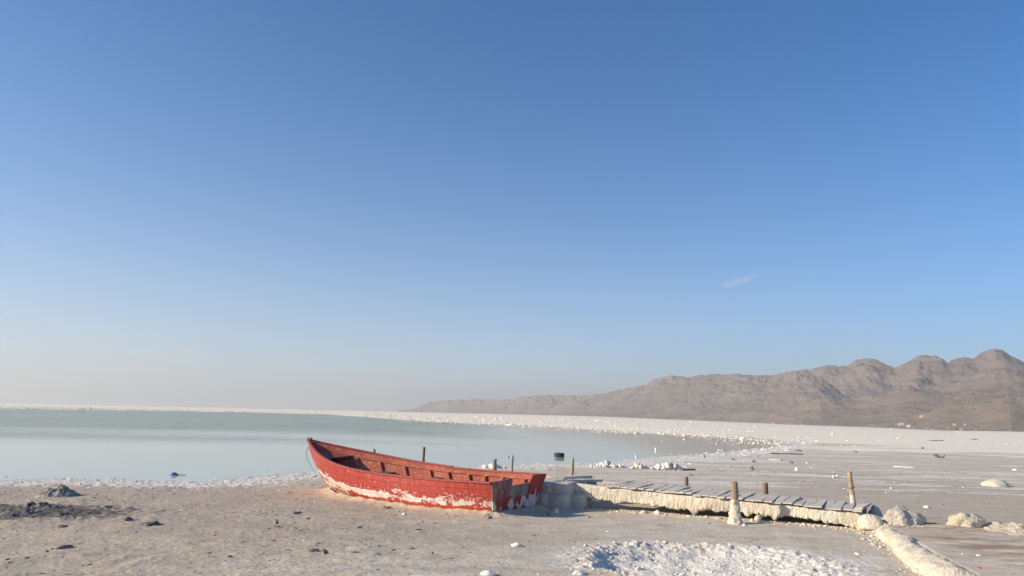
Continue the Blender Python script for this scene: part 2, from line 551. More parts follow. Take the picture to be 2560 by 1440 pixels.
near_px = [(-900, 1180), (-400, 1192), (0, 1203), (130, 1196), (300, 1200), (520, 1204), (620, 1192), (700, 1184), (790, 1180), (900, 1176), (1050, 1172), (1160, 1168), (1240, 1166), (1330, 1160), (1420, 1162), (1500, 1158), (1560, 1150), (1640, 1144), (1720, 1138), (1800, 1131), (1870, 1124), (1930, 1117), (1985, 1107)]
far_px = [(1900, 1097), (1800, 1091), (1700, 1086), (1600, 1080), (1500, 1074), (1400, 1068), (1300, 1063), (1200, 1059), (1100, 1055), (1000, 1049), (900, 1042), (800, 1036), (600, 1031), (400, 1028), (200, 1025), (0, 1022), (-900, 1003)]
LAKE = np.array([gp(x, y, ZW)[:2] for x, y in near_px + far_px])

def poly_sd(x, y, P):
    """signed distance to a polygon, positive outside"""
    d = np.full(x.shape, 1e18)
    ins = np.zeros(x.shape, bool)
    for i in range(len(P)):
        a, b = P[i], P[(i + 1) % len(P)]
        ex, ey = b - a
        t = np.clip(((x - a[0]) * ex + (y - a[1]) * ey) / (ex * ex + ey * ey), 0, 1)
        d = np.minimum(d, (x - a[0] - t * ex) ** 2 + (y - a[1] - t * ey) ** 2)
        c = (a[1] > y) != (b[1] > y)
        if abs(ey) > 1e-12:
            ins ^= c & (x < ex * (y - a[1]) / ey + a[0])
    return np.where(ins, -1, 1) * np.sqrt(d)

base_px = [(972, 1028), (1060, 1030), (1179, 1031), (1366, 1036), (1554, 1043), (1760, 1052), (1868, 1057), (2036, 1064), (2204, 1070), (2372, 1077), (2560, 1080), (2900, 1092)]
base_ae = np.array([azel(*q) for q in base_px])
RB_AZ, RB_R = [-8, -3, 5, 14, 22, 33, 42, 60], [4200, 3600, 2600, 1800, 1300, 950, 900, 900]

def rbase(az): return np.interp(az, RB_AZ, RB_R)

def dip(az, r):
    rb = rbase(az)
    e = np.interp(az, base_ae[:, 0], base_ae[:, 1], left=0.0)
    e = np.where(az < base_ae[0, 0], 0, e)
    zb = np.minimum(H + np.tan(e) * rb, 0)
    return zb * np.clip((r - 120) / (rb - 120), 0, 1)

def bank(x, y):
    """distance outside the boat's footprint, and place along it"""
    dx, dy = x - BO[0], y - BO[1]
    al = dx * BU[0] + dy * BU[1]
    ac = dx * BN[0] + dy * BN[1]
    hb = np.interp(al, [-.1, .1, .8, 1.6, 2.6, 3.5, 4.3, 4.9, 5.1], [.60, .69, .83, .93, .92, .80, .50, .12, 0])
    d = np.maximum(np.abs(ac) - hb, np.maximum(.08 - al, al - 4.95))
    return d, al, ac

PITC = np.array([2.35, 10.05])

TRACKS = [[np.array(gp(*q)[:2]) for q in P_] for P_ in ([(180, 1450), (270, 1418), (360, 1392), (440, 1374), (540, 1352)], [(-100, 1412), (60, 1394), (200, 1378), (330, 1366)], [(560, 1392), (760, 1372), (930, 1362)], [(1090, 1350), (1300, 1336), (1480, 1328)])]

def ground(x, y, masks=False):
    x, y = np.asarray(x, float), np.asarray(y, float)
    r = np.hypot(x, y)
    az = np.degrees(np.arctan2(x, y))
    near = 1 - sst(22, 45, r)
    z = 0.035 * fbm(x * .16, y * .16, 3, 3) * sst(5, 14, r) * (1 - .5 * near)
    rough = .45 + .55 * sst(-1, 2.2, -x + 1.2 * pn(x * .3, y * .3, 77))
    z = z + near * rough * (.022 * fbm(x * .8, y * 1.3, 4, 21, .5) + .006 * sst(.05, .5, fbm(x * 3.4, y * 4.6, 4, 33)) + .004 * fbm(x * 13, y * 17, 3, 41))
    # boat sits in a low bank of sand and salt
    bd, al, ac = bank(x, y)
    nb = .6 + .8 * np.abs(pn(x * 4, y * 4, 51))
    bk = np.where(bd > 0, .062 * np.exp(-(bd / .20) ** 2) * nb + .03 * np.exp(-(bd / .7) ** 2), .05 * np.exp(-(bd / .1) ** 2) - .06)
    z = z + bk
    # jetty stands on slightly raised ground
    jx = (x - JA[0]) * JU[0] + (y - JA[1]) * JU[1]
    jy = (x - JA[0]) * JN[0] + (y - JA[1]) * JN[1]
    # salt pit in the foreground
    wx = x + .16 * pn(x * 1.7, y * 1.7, 61)
    wy = y + .16 * pn(x * 1.7 + 9, y * 1.7, 62)
    px_, py_ = wx - PITC[0], wy - PITC[1]
    rho = np.hypot(px_ / np.where(px_ < 0, 1.30, 1.75), py_ / 1.25)
    pitd = sst(1.08, .62, rho) * np.where(px_ < 0, 1, np.clip(1 - px_ / 2.0, 0, 1))
    chunky = np.abs(fbm(x * 5.5 + y * 3, y * 7.5, 5, 71, .6))
    z = z - .15 * pitd + pitd * (.017 * chunky + .04 * fbm(x * 2.1, y * 2.1, 2, 72)) + sst(1.35, 1.0, rho) * (1 - pitd) * .045 * chunky
    # ripple marks at the right
    rm = sst(5.7, 6.7, x) * sst(8.8, 9.8, y) * sst(14.4, 13.2, y)
    z = z + rm * .030 * np.maximum(np.sin(y * 19 + x * 5.5 + 3.0 * fbm(x * .8, y * 1.2, 3, 81)), -.4) * (.5 + pn(x * .9, y * 2.5, 83))
    # ground banked up behind the salt log
    lw = sst(-.22, .08, x - np.interp(y, [8, 9.6, 13.3], [5.05, 5.42, 6.25])) * sst(15.6, 13.2, y) * sst(12, 8.5, x)
    z = z + .13 * lw
    # old tracks in the mud
    for P_ in TRACKS:
        d2 = np.full(x.shape, 1e9)
        for a_, b_ in zip(P_[:-1], P_[1:]):
            ex, ey = b_ - a_
            t_ = np.clip(((x - a_[0]) * ex + (y - a_[1]) * ey) / (ex * ex + ey * ey), 0, 1)
            d2 = np.minimum(d2, (x - a_[0] - t_ * ex) ** 2 + (y - a_[1] - t_ * ey) ** 2)
        dt = np.sqrt(d2) + .05 * pn(x * 3, y * 3, 151)
        z = z - (.012 * np.exp(-(dt / .08) ** 2) - .007 * np.exp(-((dt - .17) / .08) ** 2)) * (.4 + pn(x * .9, y * .9, 152))
    # dark lumpy mud at the left
    dkp = np.array(gp(60, 1280)[:2])
    dq = np.hypot((x - dkp[0]) / 2.1, (y - dkp[1]) / 1.0)
    dark = np.exp(-dq ** 2 * .8)
    z = z + dark * near * (.06 * np.abs(fbm(x * 3.1, y * 3.1, 4, 91)))
    # lake
    sd = poly_sd(x, y, LAKE)
    sd = sd + .011 * np.minimum(r, 140) * (fbm(x * 1.1 / (1 + r * .012), y * 1.1 / (1 + r * .012), 4, 101))
    farw = sst(52, 75, r) * sst(-9, -4, az)
    sd = sd + farw * .06 * r * np.maximum(fbm(x * .22, y * .30, 5, 161, .62) + .10, -.2)
    shore = sst(0, 2.6 + r * .02, sd)
    z = np.where(sd > 0, ZW * (1 - shore) + z * (.35 + .65 * shore) + .004, np.maximum(ZW + .05 * sd, -.45) + np.where(sd > -2, z * .3, 0))
    sc_ = sst(2.6, .6, np.abs(sd - .9)) * near
    z = z + np.where(sd > -.2, sc_ * .034 * np.abs(fbm(x * 3.3, y * 3.3, 4, 111)), 0)
    z = z + dip(az, r) - r * r / 12742000.0
    if not masks:
        return z
    salt = .10 + .50 * sst(2.1, .6, rho + .25 * fbm(x * 1.3, y * 1.3, 3, 141)) + .62 * sst(3.4, 1.2, sd) * sst(-1, .2, sd)
    salt = salt + .30 * sst(16, 30, r) * sst(6, 14, az) * (.5 + .5 * pn(x * .05, y * .2, 5))
    fx, fy = gp(420, 1440)[:2]
    salt = salt + .55 * np.exp(-((x - fx) / 1.1) ** 2 - ((y - fy + .2) / .35) ** 2)
    fx, fy = gp(1060, 1440)[:2]
    salt = salt + .5 * np.exp(-((x - fx) / .9) ** 2 - ((y - fy + .1) / .3) ** 2)
    salt = salt + .26 * np.exp(-((x - 3.9) / 2.0) ** 2 - ((y - 10.2) / 1.7) ** 2) + .16 * np.exp(-((x - 1.0) / 1.6) ** 2 - ((y - 10.4) / 1.0) ** 2)
    salt = salt + .30 * np.exp(-(jy + .12) ** 2 / .09) * (jx > 0) * (jx < 6)
    salt = np.where(bd > 0, salt + .28 * np.exp(-(bd / .12) ** 2), salt)
    flat = sst(40, 88, r + 20 * fbm(x * .035, y * .07, 4, 15)) * (sd > 0)
    far = sst(15, 24, r) * sst(2, 9, az) + .5 * sst(15, 24, r) * sst(-2, 3, az)
    red = np.where(bd > 0, np.exp(-(bd / .75) ** 2), 0) * sst(.5, -.2, ac) * (.35 + .65 * sst(1.5, 4.0, al)) + .35 * np.exp(-((x + 2.2) / 1.6) ** 2 - ((y - 13.8) / .9) ** 2)
    yellow = np.exp(-((jy + .15) / .28) ** 2) * sst(-.2, .4, jx) * sst(6, 5, jx) + np.where(bd > 0, np.exp(-(bd / .3) ** 2), 0)
    wet = sst(1.2, 0, sd)
    pale = sst(-2.5, 1.5, x + 1.5 * fbm(x * .3, y * .3, 3, 131) + 2.2 * sst(11.5, 9, y)) * .9 + sst(26, 45, r) * .4 + .4 * sst(5, 2, sd) * sst(0, 2, sd)
    brown = sst(14, 24, az) * sst(15, 17, r) * sst(34, 22, r) + .9 * rm + .6 * sst(3.5, 2.2, np.abs(sd - 3.2)) * near * sst(-2, -5, x) + .85 * sst(2, -1.5, x + fbm(x * .5, y * .5, 3, 181)) * sst(10.6, 12.2, y) * sst(17, 15.2, y)
    return z, dict(salt=salt, flat=flat, red=np.clip(red, 0, 1), yellow=np.clip(yellow, 0, 1), dark=np.clip(dark * .92, 0, 1) * near, wet=wet, pale=np.clip(pale, 0, 1), far=far, ripl=rm, brown=np.clip(brown, 0, 1))

def gz(x, y):
    return float(ground(np.array([x]), np.array([y]))[0])

def on(px, py, dz=0.0):
    p = gp(px, py, 0)
    for _ in range(3):
        p = gp(px, py, gz(p.x, p.y))
    return Vector((p.x, p.y, p.z + dz))

# --- ground sheet: fine where the photo looks, coarse elsewhere, out to the horizon
azs = np.radians(np.concatenate([np.linspace(-180, -50, 40)[:-1], np.linspace(-50, -37, 40)[:-1], np.linspace(-37, 37, 900), np.linspace(37, 50, 40)[1:], np.linspace(50, 180, 40)[1:-1]]))
rs = np.concatenate([np.linspace(.3, 7, 36)[:-1], 1 / np.linspace(1 / 7, 1 / 14500, 680)])
rr, aa = np.meshgrid(rs, azs, indexing='ij')
gx, gy = rr * np.sin(aa), rr * np.cos(aa)
gzv, gm = ground(gx.ravel(), gy.ravel(), True)
fc = grid_faces(len(rs), len(azs), True)[:, ::-1]
g = obj('ground', mesh('ground', np.stack([gx.ravel(), gy.ravel(), gzv], -1), np.ascontiguousarray(fc), m_ground(), True, attrs=gm))
tag(g, 'pale grey-beige dried mud and salt flat reaching the horizon', kind='structure')

# --- lake: a sheet a little wider than the shoreline, cut by the rising ground
def lake_mesh():
    cxy = LAKE.mean(0)
    k = np.linspace(0, 1, 46) ** .75
    n = len(near_px)
    xs = np.array([q[0] for q in near_px], float)
    # rows from near shore to far shore along shared bearings
    azn = np.degrees(np.arctan2(LAKE[:n, 0], LAKE[:n, 1])); rn = np.hypot(LAKE[:n, 0], LAKE[:n, 1])
    azf = np.degrees(np.arctan2(LAKE[n:, 0], LAKE[n:, 1])); rf = np.hypot(LAKE[n:, 0], LAKE[n:, 1])
    o = np.argsort(azf)
    A = np.linspace(azn[0], azn[-1] + .6, 240)
    r0 = np.interp(A, azn, rn) - 3.5
    r1 = np.interp(A, azf[o], rf[o]) + 14
    r1 = np.maximum(r1, r0 + 4)
    inv = (1 / r0)[None] * (1 - k[:, None]) + (1 / r1)[None] * k[:, None]
    Rr = 1 / inv
    X, Y = Rr * np.sin(np.radians(A)), Rr * np.cos(np.radians(A))
    rip = sst(48, 72, Rr + 10 * fbm(X * .02, Y * .06, 3, 7)) * sst(2, -9, A[None] + 3 * pn(X * .02, Y * .02, 9))
    return mesh('lake', np.stack([X.ravel(), Y.ravel(), np.full(X.size, ZW)], -1), np.ascontiguousarray(grid_faces(len(k), len(A))[:, ::-1]), m_water(), True, attrs=dict(ripple=rip.ravel()))
tag(obj('lake', lake_mesh()), 'shallow milky green-grey salt lake behind the boat', kind='structure')

# --- mountains
sky_px = [(900, 1027), (972, 1026), (1038, 1021), (1072, 1003), (1116, 1000), (1154, 998), (1190, 996), (1210, 998), (1272, 997), (1288, 997), (1301, 992), (1335, 987), (1376, 985), (1404, 987), (1460, 986), (1507, 982), (1544, 973), (1585, 967), (1616, 960), (1632, 948), (1663, 941), (1697, 937), (1719, 939), (1760, 937), (1777, 933), (1811, 936), (1844, 933), (1875, 937), (1935, 934), (1975, 926), (2016, 918), (2022, 920), (2070, 910), (2113, 912), (2130, 905), (2137, 898), (2170, 892), (2197, 898), (2217, 909), (2234, 916), (2251, 910), (2278, 897), (2295, 886), (2315, 883), (2338, 889), (2358, 899), (2370, 907), (2389, 895), (2412, 889), (2434, 892), (2459, 880), (2489, 870), (2506, 875), (2523, 887), (2560, 904), (2640, 915), (2760, 895), (2900, 905), (3100, 930), (3500, 960)]
ridges_px = [
    ([(1475, 1024), (1553, 996), (1647, 977), (1760, 962), (1860, 945)], 170, 260),
    ([(1640, 1030), (1720, 990), (1814, 979), (1915, 965), (1955, 950), (1990, 934)], 60, 330),
    ([(1868, 1040), (2036, 1000), (2153, 987), (2271, 966), (2372, 952), (2473, 936), (2560, 916), (2700, 925)], 60, 300),
    ([(1130, 1029), (1240, 1016), (1330, 1008), (1420, 1000), (1500, 996)], 30, 120),
    ([(2180, 1062), (2280, 1035), (2380, 1012), (2480, 990), (2560, 978), (2700, 960)], 20, 60),
    ([(1700, 1047), (1800, 1032), (1900, 1030), (2000, 1045)], 10, 10),
]
SKY = np.array([azel(*q) for q in sky_px])

def _smooth(w):
    A_ = np.linspace(-14, 62, 1200)
    e_ = np.interp(A_, SKY[:, 0], SKY[:, 1])
    n_ = int(w / (A_[1] - A_[0])) | 1
    k_ = np.hanning(n_ + 2)
    return A_, np.convolve(np.pad(e_, n_ // 2 + 1, 'edge'), k_ / k_.sum(), 'valid')[:len(A_)]
SM1, SM2 = _smooth(2.2), _smooth(6.5)

def crest_r(az): return np.interp(az, [-10, -6, 2, 10, 18, 26, 34, 60], [5200, 4600, 3500, 2900, 2600, 2450, 2350, 2300])

def mountain(x, y):
    x, y = np.asarray(x, float), np.asarray(y, float)
    r = np.hypot(x, y); az = np.degrees(np.arctan2(x, y))
    rb = rbase(az)
    zb = dip(az, rb)
    apron = zb + np.maximum(r - rb, 0) * .045 * sst(-8, 6, az) - sst(0, -30, r - rb) * 3
    Rc = crest_r(az)
    el = np.interp(az, SKY[:, 0], SKY[:, 1]) + .0008 * fbm(az * 2.2, az * 0 + .5, 4, 171, .65) * sst(-7, -3, az)
    zc = H + np.tan(el) * Rc
    sl = np.interp(az, [-8, 0, 10, 30], [.16, .22, .30, .36])
    dd = np.abs(Rc - r)
    w1, w2 = sst(10, 110, dd), sst(90, 420, dd)
    rz = (np.tan(SM1[1]) * crest_r(SM1[0]), np.tan(SM2[1]) * crest_r(SM2[0]))
    wob = az + .9 * fbm(x / 260, y / 260, 3, 44) * sst(15, 150, dd) + dd * .0022
    z1, z2 = H + np.interp(wob, SM1[0], rz[0]), H + np.interp(wob, SM2[0], rz[1])
    zs = zc * (1 - w1) + z1 * w1
    zs = zs * (1 - w2) + z2 * w2
    parts = [zs - sl * np.maximum(Rc - r, 0) - .3 * np.maximum(r - Rc, 0)]
    for P, d0, d1 in ridges_px:
        ae = np.array([azel(*q) for q in P])
        te = np.tan(np.interp(az, ae[:, 0], ae[:, 1]))
        Ri = (rb + np.interp(az, [ae[0, 0], ae[-1, 0]], [d0, d1]) + 25 * (1 + pn(az * .35, az * 0 + d0, 3))) / (1 - np.clip(te, 0, .15) / .28)
        zi = H + te * Ri
        out = np.maximum(ae[0, 0] - az, 0) + np.maximum(az - ae[-1, 0], 0)
        zi = zi - 11 * out ** 1.25
        parts.append(zi - .30 * np.maximum(Ri - r, 0) - .20 * np.maximum(r - Ri, 0))
    k = 9.0
    st = np.stack(parts + [apron])
    mx = st.max(0)
    z = np.maximum(mx + np.log(np.exp((st - mx) / k).sum(0)) * k - np.log(2) * k * .6, apron)
    hgt = np.clip(z - apron, 0, 400)
    keep = 1 - .93 * np.exp(-((r - Rc) / 30) ** 2)
    n1 = ridged(x / 330 + .25 * pn(x / 500, y / 500, 2), y / 430, 5, 5)
    n2 = ridged((x * .8 + y * .6) / 105 + .3 * pn(x / 90, y / 90, 6), (y * .8 - x * .6) / 320, 4, 15)
    n3 = ridged((x * .88 + y * .48) / 62 + .35 * pn(x / 80, y / 80, 7), (y * .88 - x * .48) / 240, 3, 25)
    z = z + keep * (np.clip(hgt / 70, 0, 1) * (36 * (n1 - .5) + 32 * (n2 - .5) - 17 * (n3 - .5) + 3.5 * (ridged(x / 21, y / 34, 3, 35) - .5)) + 1.2 * fbm(x / 40, y / 40, 3, 8) * np.clip(hgt / 8 + .15, 0, 1))
    z = np.maximum(z, apron - .3)
    cap = H + np.tan(el) * r
    z = np.where(r <= Rc, np.minimum(z, cap + .0), np.minimum(z, zc))
    return z, hgt

def mountain_mesh():
    A = np.linspace(-8.2, 58, 1150)
    t = np.linspace(0, 1, 300)
    a = np.radians(A)
    rb = rbase(A) - 25; re = crest_r(A) * 1.12 + 60
    Rr = rb[None] + (re - rb)[None] * (t[:, None] ** 1.15)
    X, Y = Rr * np.sin(a), Rr * np.cos(a)
    z, h = mountain(X.ravel(), Y.ravel())
    azv = np.degrees(np.arctan2(X, Y)).ravel()
    elv = np.arctan2(z - H, np.hypot(X, Y).ravel())
    oc = np.zeros_like(z)
    for px, py, w, hh, s in [(2192, 1032, 14, 11, .95), (2205, 1018, 10, 6, .6), (2545, 1038, 22, 10, .8), (2525, 1032, 14, 5, .6), (2170, 910, 40, 14, .5), (2350, 935, 30, 16, .4), (2500, 890, 20, 14, .35), (2270, 1000, 60, 14, .3), (2075, 1040, 30, 6, .45), (1850, 1055, 14, 4, .5), (1775, 1022, 18, 7, .3), (2190, 950, 40, 20, .25), (2400, 1010, 40, 6, .35), (2480, 930, 50, 10, .3)]:
        ca, ce = azel(px, py)
        oc = np.maximum(oc, s * np.exp(-((azv - ca) / (w * .0275)) ** 2 - ((elv - ce) / (hh / F)) ** 2))
    slope = np.abs(np.gradient(z.reshape(X.shape), axis=0) / np.gradient(Rr, axis=0)).ravel()
    oc = np.maximum(oc, .22 * sst(.45, 1.1, slope))
    foot = sst(60, 5, h) * sst(5, 25, azv)
    return mesh('mountain_range', np.stack([X.ravel(), Y.ravel(), z], -1), np.ascontiguousarray(grid_faces(len(t), len(A))[:, ::-1]), m_mountain(), True, attrs=dict(outcrop=oc, foot=foot))
tag(obj('mountain_range', mountain_mesh()), 'bare brown-grey mountain range fading into haze behind the salt flat', kind='structure')

def terrain(x, y):
    z = gz(x, y)
    r, az = math.hypot(x, y), math.degrees(math.atan2(x, y))
    if az > -8 and r > rbase(az) - 20:
        z = max(z, float(mountain(np.array([x]), np.array([y]))[0][0]))
    return z

def hit(px, py, r0=300.0, r1=3000.0):
    d = ray(px, py)
    k = 1 / math.hypot(d.x, d.y)
    q = np.linspace(r0, r1, 1400) * k
    X, Y, Z = d.x * q, d.y * q, H + d.z * q
    gzz = np.maximum(ground(X, Y), np.where(np.hypot(X, Y) > rbase(np.degrees(np.arctan2(X, Y))) - 20, mountain(X, Y)[0], -99))
    i = int(np.argmax(gzz >= Z))
    return Vector((X[i], Y[i], gzz[i])), float(q[i] / 1)

# --- haze: one closed box of even, pale air round everything
def m_haze():
    m = bpy.data.materials.new('pale_haze')
    m.use_nodes = True
    t = m.node_tree
    t.nodes.remove(t.nodes['Principled BSDF'])
    v = t.nodes.new('ShaderNodeVolumePrincipled')
    v.inputs['Color'].default_value = (.66, .68, .68, 1)
    v.inputs['Density'].default_value = 2.3e-4
    v.inputs['Anisotropy'].default_value = 0.35
    t.links.new(v.outputs[0], t.nodes['Material Output'].inputs['Volume'])
    return m
v, f = box(30000, 30000, 320)
v[:, 2] -= 60
tag(obj('haze', mesh('haze', v, f, m_haze(), False)), 'thin pale haze hanging over the lake and the mountains', kind='stuff')

# ================================================================== THE BOAT
KS = np.array([0, .2, .4, .6, .75, .88, 1.])
def cub(v, s, k=KS):
    v = np.asarray(v, float); n = len(k); h = np.diff(k)
    A = np.zeros((n, n)); q = np.zeros(n); A[0, 0] = A[-1, -1] = 1
    for i in range(1, n - 1):
        A[i, i - 1], A[i, i], A[i, i + 1] = h[i - 1], 2 * (h[i - 1] + h[i]), h[i]
        q[i] = 6 * ((v[i + 1] - v[i]) / h[i] - (v[i] - v[i - 1]) / h[i - 1])
    m = np.linalg.solve(A, q)
    s = np.asarray(s, float)
    i = np.clip(np.searchsorted(k, s) - 1, 0, n - 2); d = s - k[i]; hh = h[i]
    return v[i] + d * ((v[i + 1] - v[i]) / hh - hh * (2 * m[i] + m[i + 1]) / 6) + d ** 2 * m[i] / 2 + d ** 3 * (m[i + 1] - m[i]) / (6 * hh)
BG = [.908, .965, .966, .966, .785, .443, .03]
ZG = [.606, .591, .601, .664, .779, .921, 1.08]
BC = [.70, .87, .90, .80, .57, .29, .02]
ZC = [.0, -.015, -.015, -.01, .0, .01, .03]

def hull(s, v, off=0.0):
    """outer skin: s stern to stem, v chine to gunwale; half breadth, length, height; off moves inwards"""
    s, v = np.broadcast_arrays(np.asarray(s, float), np.asarray(v, float))
    x0 = .12 * (1 - v)
    x1 = np.interp(v, [0, .1, .2, .34, .61, .79, 1], [4.95, 5.15, 5.27, 5.43, 5.66, 5.77, 5.847])
    bc, bg = cub(BC, s), cub(BG, s)
    b = bc + (bg - bc) * v + .035 * np.sin(np.pi * v) * np.sin(np.pi * np.clip(s, 0, 1)) ** .5
    z = cub(ZC, s) + (cub(ZG, s) - cub(ZC, s)) * v
    x = x0 + s * (x1 - x0) - off * 1.1 * sst(.8, 1, s)
    return x, np.maximum(b - off, .006), z

PAINT = m_paint('peeling_red_hull_paint', (.41, .058, .045), (.50, .072, .036))
INNER = m_paint('speckled_red_inner_paint', None, None, True)
RAILP = m_plain('worn_red_rail_paint', (.33, .06, .045), .6, .3, 14, .35)
boat = thing('rowing_boat', 'old red wooden boat with peeling paint stranded on the shore', 'boat', (BO[0], BO[1], .03), BA)
boat.rotation_mode = 'XYZ'
boat.rotation_euler = (-.035, 0, BA)

def skin(name, s0, s1, v0, v1, o0, o1, side, mat, ns=64, nv=4):
    """a slab of planking between two depths of the hull skin"""
    S = np.linspace(s0, s1, ns); V = np.linspace(v0, v1, nv)
    vs, uvs = [], []
    for o in (o0, o1):
        x, b, z = hull(S[None, :], V[:, None], o)
        vs.append(np.stack([x, side * b, z], -1).reshape(-1, 3))
        uvs.append(np.stack([x, np.broadcast_to(V[:, None], x.shape) + (0 if side > 0 else 3.3)], -1).reshape(-1, 2))
    n = nv * ns
    f1 = grid_faces(nv, ns); f2 = grid_faces(nv, ns)[:, ::-1] + n
    ed = [r_ * ns + c_ for r_, c_ in [(0, c_) for c_ in range(ns)] + [(r_, ns - 1) for r_ in range(1, nv)] + [(nv - 1, c_) for c_ in range(ns - 2, -1, -1)] + [(r_, 0) for r_ in range(nv - 2, 0, -1)]]
    e = np.array([(a, ed[(i + 1) % len(ed)], ed[(i + 1) % len(ed)] + n, a + n)[::-1] for i, a in enumerate(ed)])
    F_ = np.concatenate([f1, f2, e])
    if side > 0:
        F_ = F_[:, ::-1]
    me = mesh(name, np.concatenate(vs), np.ascontiguousarray(F_), mat, True, uv=np.concatenate(uvs))
    bm = bmesh.new(); bm.from_mesh(me)
    bmesh.ops.recalc_face_normals(bm, faces=bm.faces)
    for ee in bm.edges:
        if len(ee.link_faces) == 2 and ee.calc_face_angle(0) > .6: ee.smooth = False
    bm.to_mesh(me); bm.free()
    return me

edges = [0, .19, .36, .56, .78, 1.0]
for side in (1, -1):
    for i in range(5):
        g_ = .0022 / .6
        st = obj('strake', skin('strake', 0, 1, edges[i] + (g_ if i else 0), edges[i + 1] - (g_ if i < 4 else .03), (0, .003, .001, .003, 0)[i], .024, side, PAINT), boat)
    obj('inner_skin', skin('inner_skin', .004, .985, .0, .955, .0245, .034, side, INNER, 64, 8), boat)
    segs = [(0.0, 1.0, 0)] if side > 0 else [(0.0, .404, -.012), (.404, 1.0, .006)]
    for s0, s1, dz in segs:
        S = np.linspace(s0, s1, 60)
        x, b, z = hull(S, 1.0)
        P = np.stack([x, side * (b - .014), z + dz - .01], -1)
        w, hgt = .066, .036
        d = np.gradient(P, axis=0); nrm = np.stack([-d[:, 1], d[:, 0], 0 * d[:, 0]], -1); nrm /= np.linalg.norm(nrm, axis=1)[:, None]
        ring = np.stack([P + nrm * w / 2 - [0, 0, hgt / 2], P + nrm * w / 2 + [0, 0, hgt / 2], P - nrm * w / 2 + [0, 0, hgt / 2], P - nrm * w / 2 - [0, 0, hgt / 2]], 1).reshape(-1, 3)
        ff = [tuple(q) for q in grid_faces(60, 4, True)] + [(0, 1, 2, 3), (239, 238, 237, 236)]
        obj('gunwale', bevel_me(mesh('gunwale', ring, ff, RAILP, False), .007), boat)
    # stringer under the rail
    obj('stringer', skin('stringer', .01, .97, .80, .86, .0345, .062, side, INNER, 60, 3), boat)
    for s in (.077, .175, .255, .328, .425, .515, .634, .74, .833, .905):
        obj('rib', skin('rib', s - .0062, s + .0062, .02, .80, .0345, .095, side, INNER, 3, 8), boat)
# bottom
S = np.linspace(0, 1, 50)
x, b, z = hull(S, 0.0)
vv = np.concatenate([np.stack([x, b * k, z + (.012 if abs(k) == 1 else -.01)], -1) for k in (-1, -.5, 0, .5, 1)])
obj('bottom', mesh('bottom', vv, np.ascontiguousarray(grid_faces(5, 50)), RAILP), boat)
for k in (-.42, -.14, .14, .42):
    v, f = box(3.5, .24, .022, seg=6)
    o = obj('floor_board', mesh('floor_board', v + [2.1, k, .045], f, INNER, False, uv=v[:, :2]), boat)
# stem
zz = np.linspace(.0, 1, 16)
xs = np.interp(zz, [0, .1, .2, .34, .61, .79, 1], [4.95, 5.15, 5.27, 5.43, 5.66, 5.77, 5.847])
v, f = tube(np.stack([xs - .012, 0 * xs, .03 + zz * 1.065], -1), .030, 8)
stem = obj('stem', mesh('stem', v, f, RAILP), boat)
v, f = box(.14, .075, .05)
v[:4, 1] *= .55
o = obj('stem_cap', bevel_me(mesh('stem_cap', v + [5.80, 0, 1.075], f, m_plain('black_iron', (.06, .05, .05), .6), False), .008), stem)
# bow deck and thwarts
S = np.linspace(.845, .985, 14)
x, b, z = hull(S, .84, .05)
top = np.concatenate([np.stack([x, k * b, z + 0 * x], -1) for k in (1, -1)])
v = np.concatenate([top, top - [0, 0, .025]])
f = [(i, i + 1, 14 + i + 1, 14 + i) for i in range(13)] + [(28 + i, 42 + i, 42 + i + 1, 28 + i + 1) for i in range(13)] + [(0, 14, 42, 28)] + [(i + 1, i, 28 + i, 28 + i + 1) for i in range(13)] + [(14 + i, 14 + i + 1, 42 + i + 1, 42 + i) for i in range(13)]
obj('bow_deck', mesh('bow_deck', v, f, RAILP, False), boat)
for s, vv_ in ((.70, .54), (.47, .56), (.27, .58)):
    for k in (-.011, .011):
        x, b, z = hull(s + k, vv_, .075)
        v, f = box(.115, 2 * float(b), .028, jit=.006, seg=1)
        obj('thwart', bevel_me(mesh('thwart', v + [float(x), 0, float(z)], f, DARKWOOD, False), .005), boat)
# transom of three panels with the motor notch in the middle
TR_R = m_transom('peeling_red_transom', (.30, .035, .03), (.36, .07, .055))
TR_P = m_transom('faded_purple_transom', (.19, .06, .062), (.29, .175, .17))
TR_G = m_transom('bare_grey_transom', (.17, .145, .125), (.30, .27, .24))
def tpanel(pts, mat, thick, dx=0.0):
    n = len(pts)
    v = []
    for t_ in (0, thick):
        for (y_, z_) in pts:
            v.append((.12 * (1 - z_ / .6) + t_ + dx - .016, y_, z_))
    f = [tuple(range(n))[::-1], tuple(range(n, 2 * n))] + [(i, (i + 1) % n, n + (i + 1) % n, n + i) for i in range(n)]
    obj('transom_panel', bevel_me(mesh('transom_panel', v, f, mat, False), .006), boat)
def hb(z): return .70 + (.908 - .70) * z / .606 - .004
tpanel([(.262, .005), (hb(0), .005), (hb(.3), .3), (hb(.6), .605), (.30, .625), (.262, .60)], TR_P, .055, -.02)
tpanel([(-.345, .0), (.258, .0), (.258, .487), (-.345, .487)], TR_G, .045)
tpanel([(-.349, .005), (-.349, .49), (-.43, .625), (-hb(.6), .605), (-hb(.3), .3), (-hb(0), .005)][::-1], TR_R, .05, -.006)
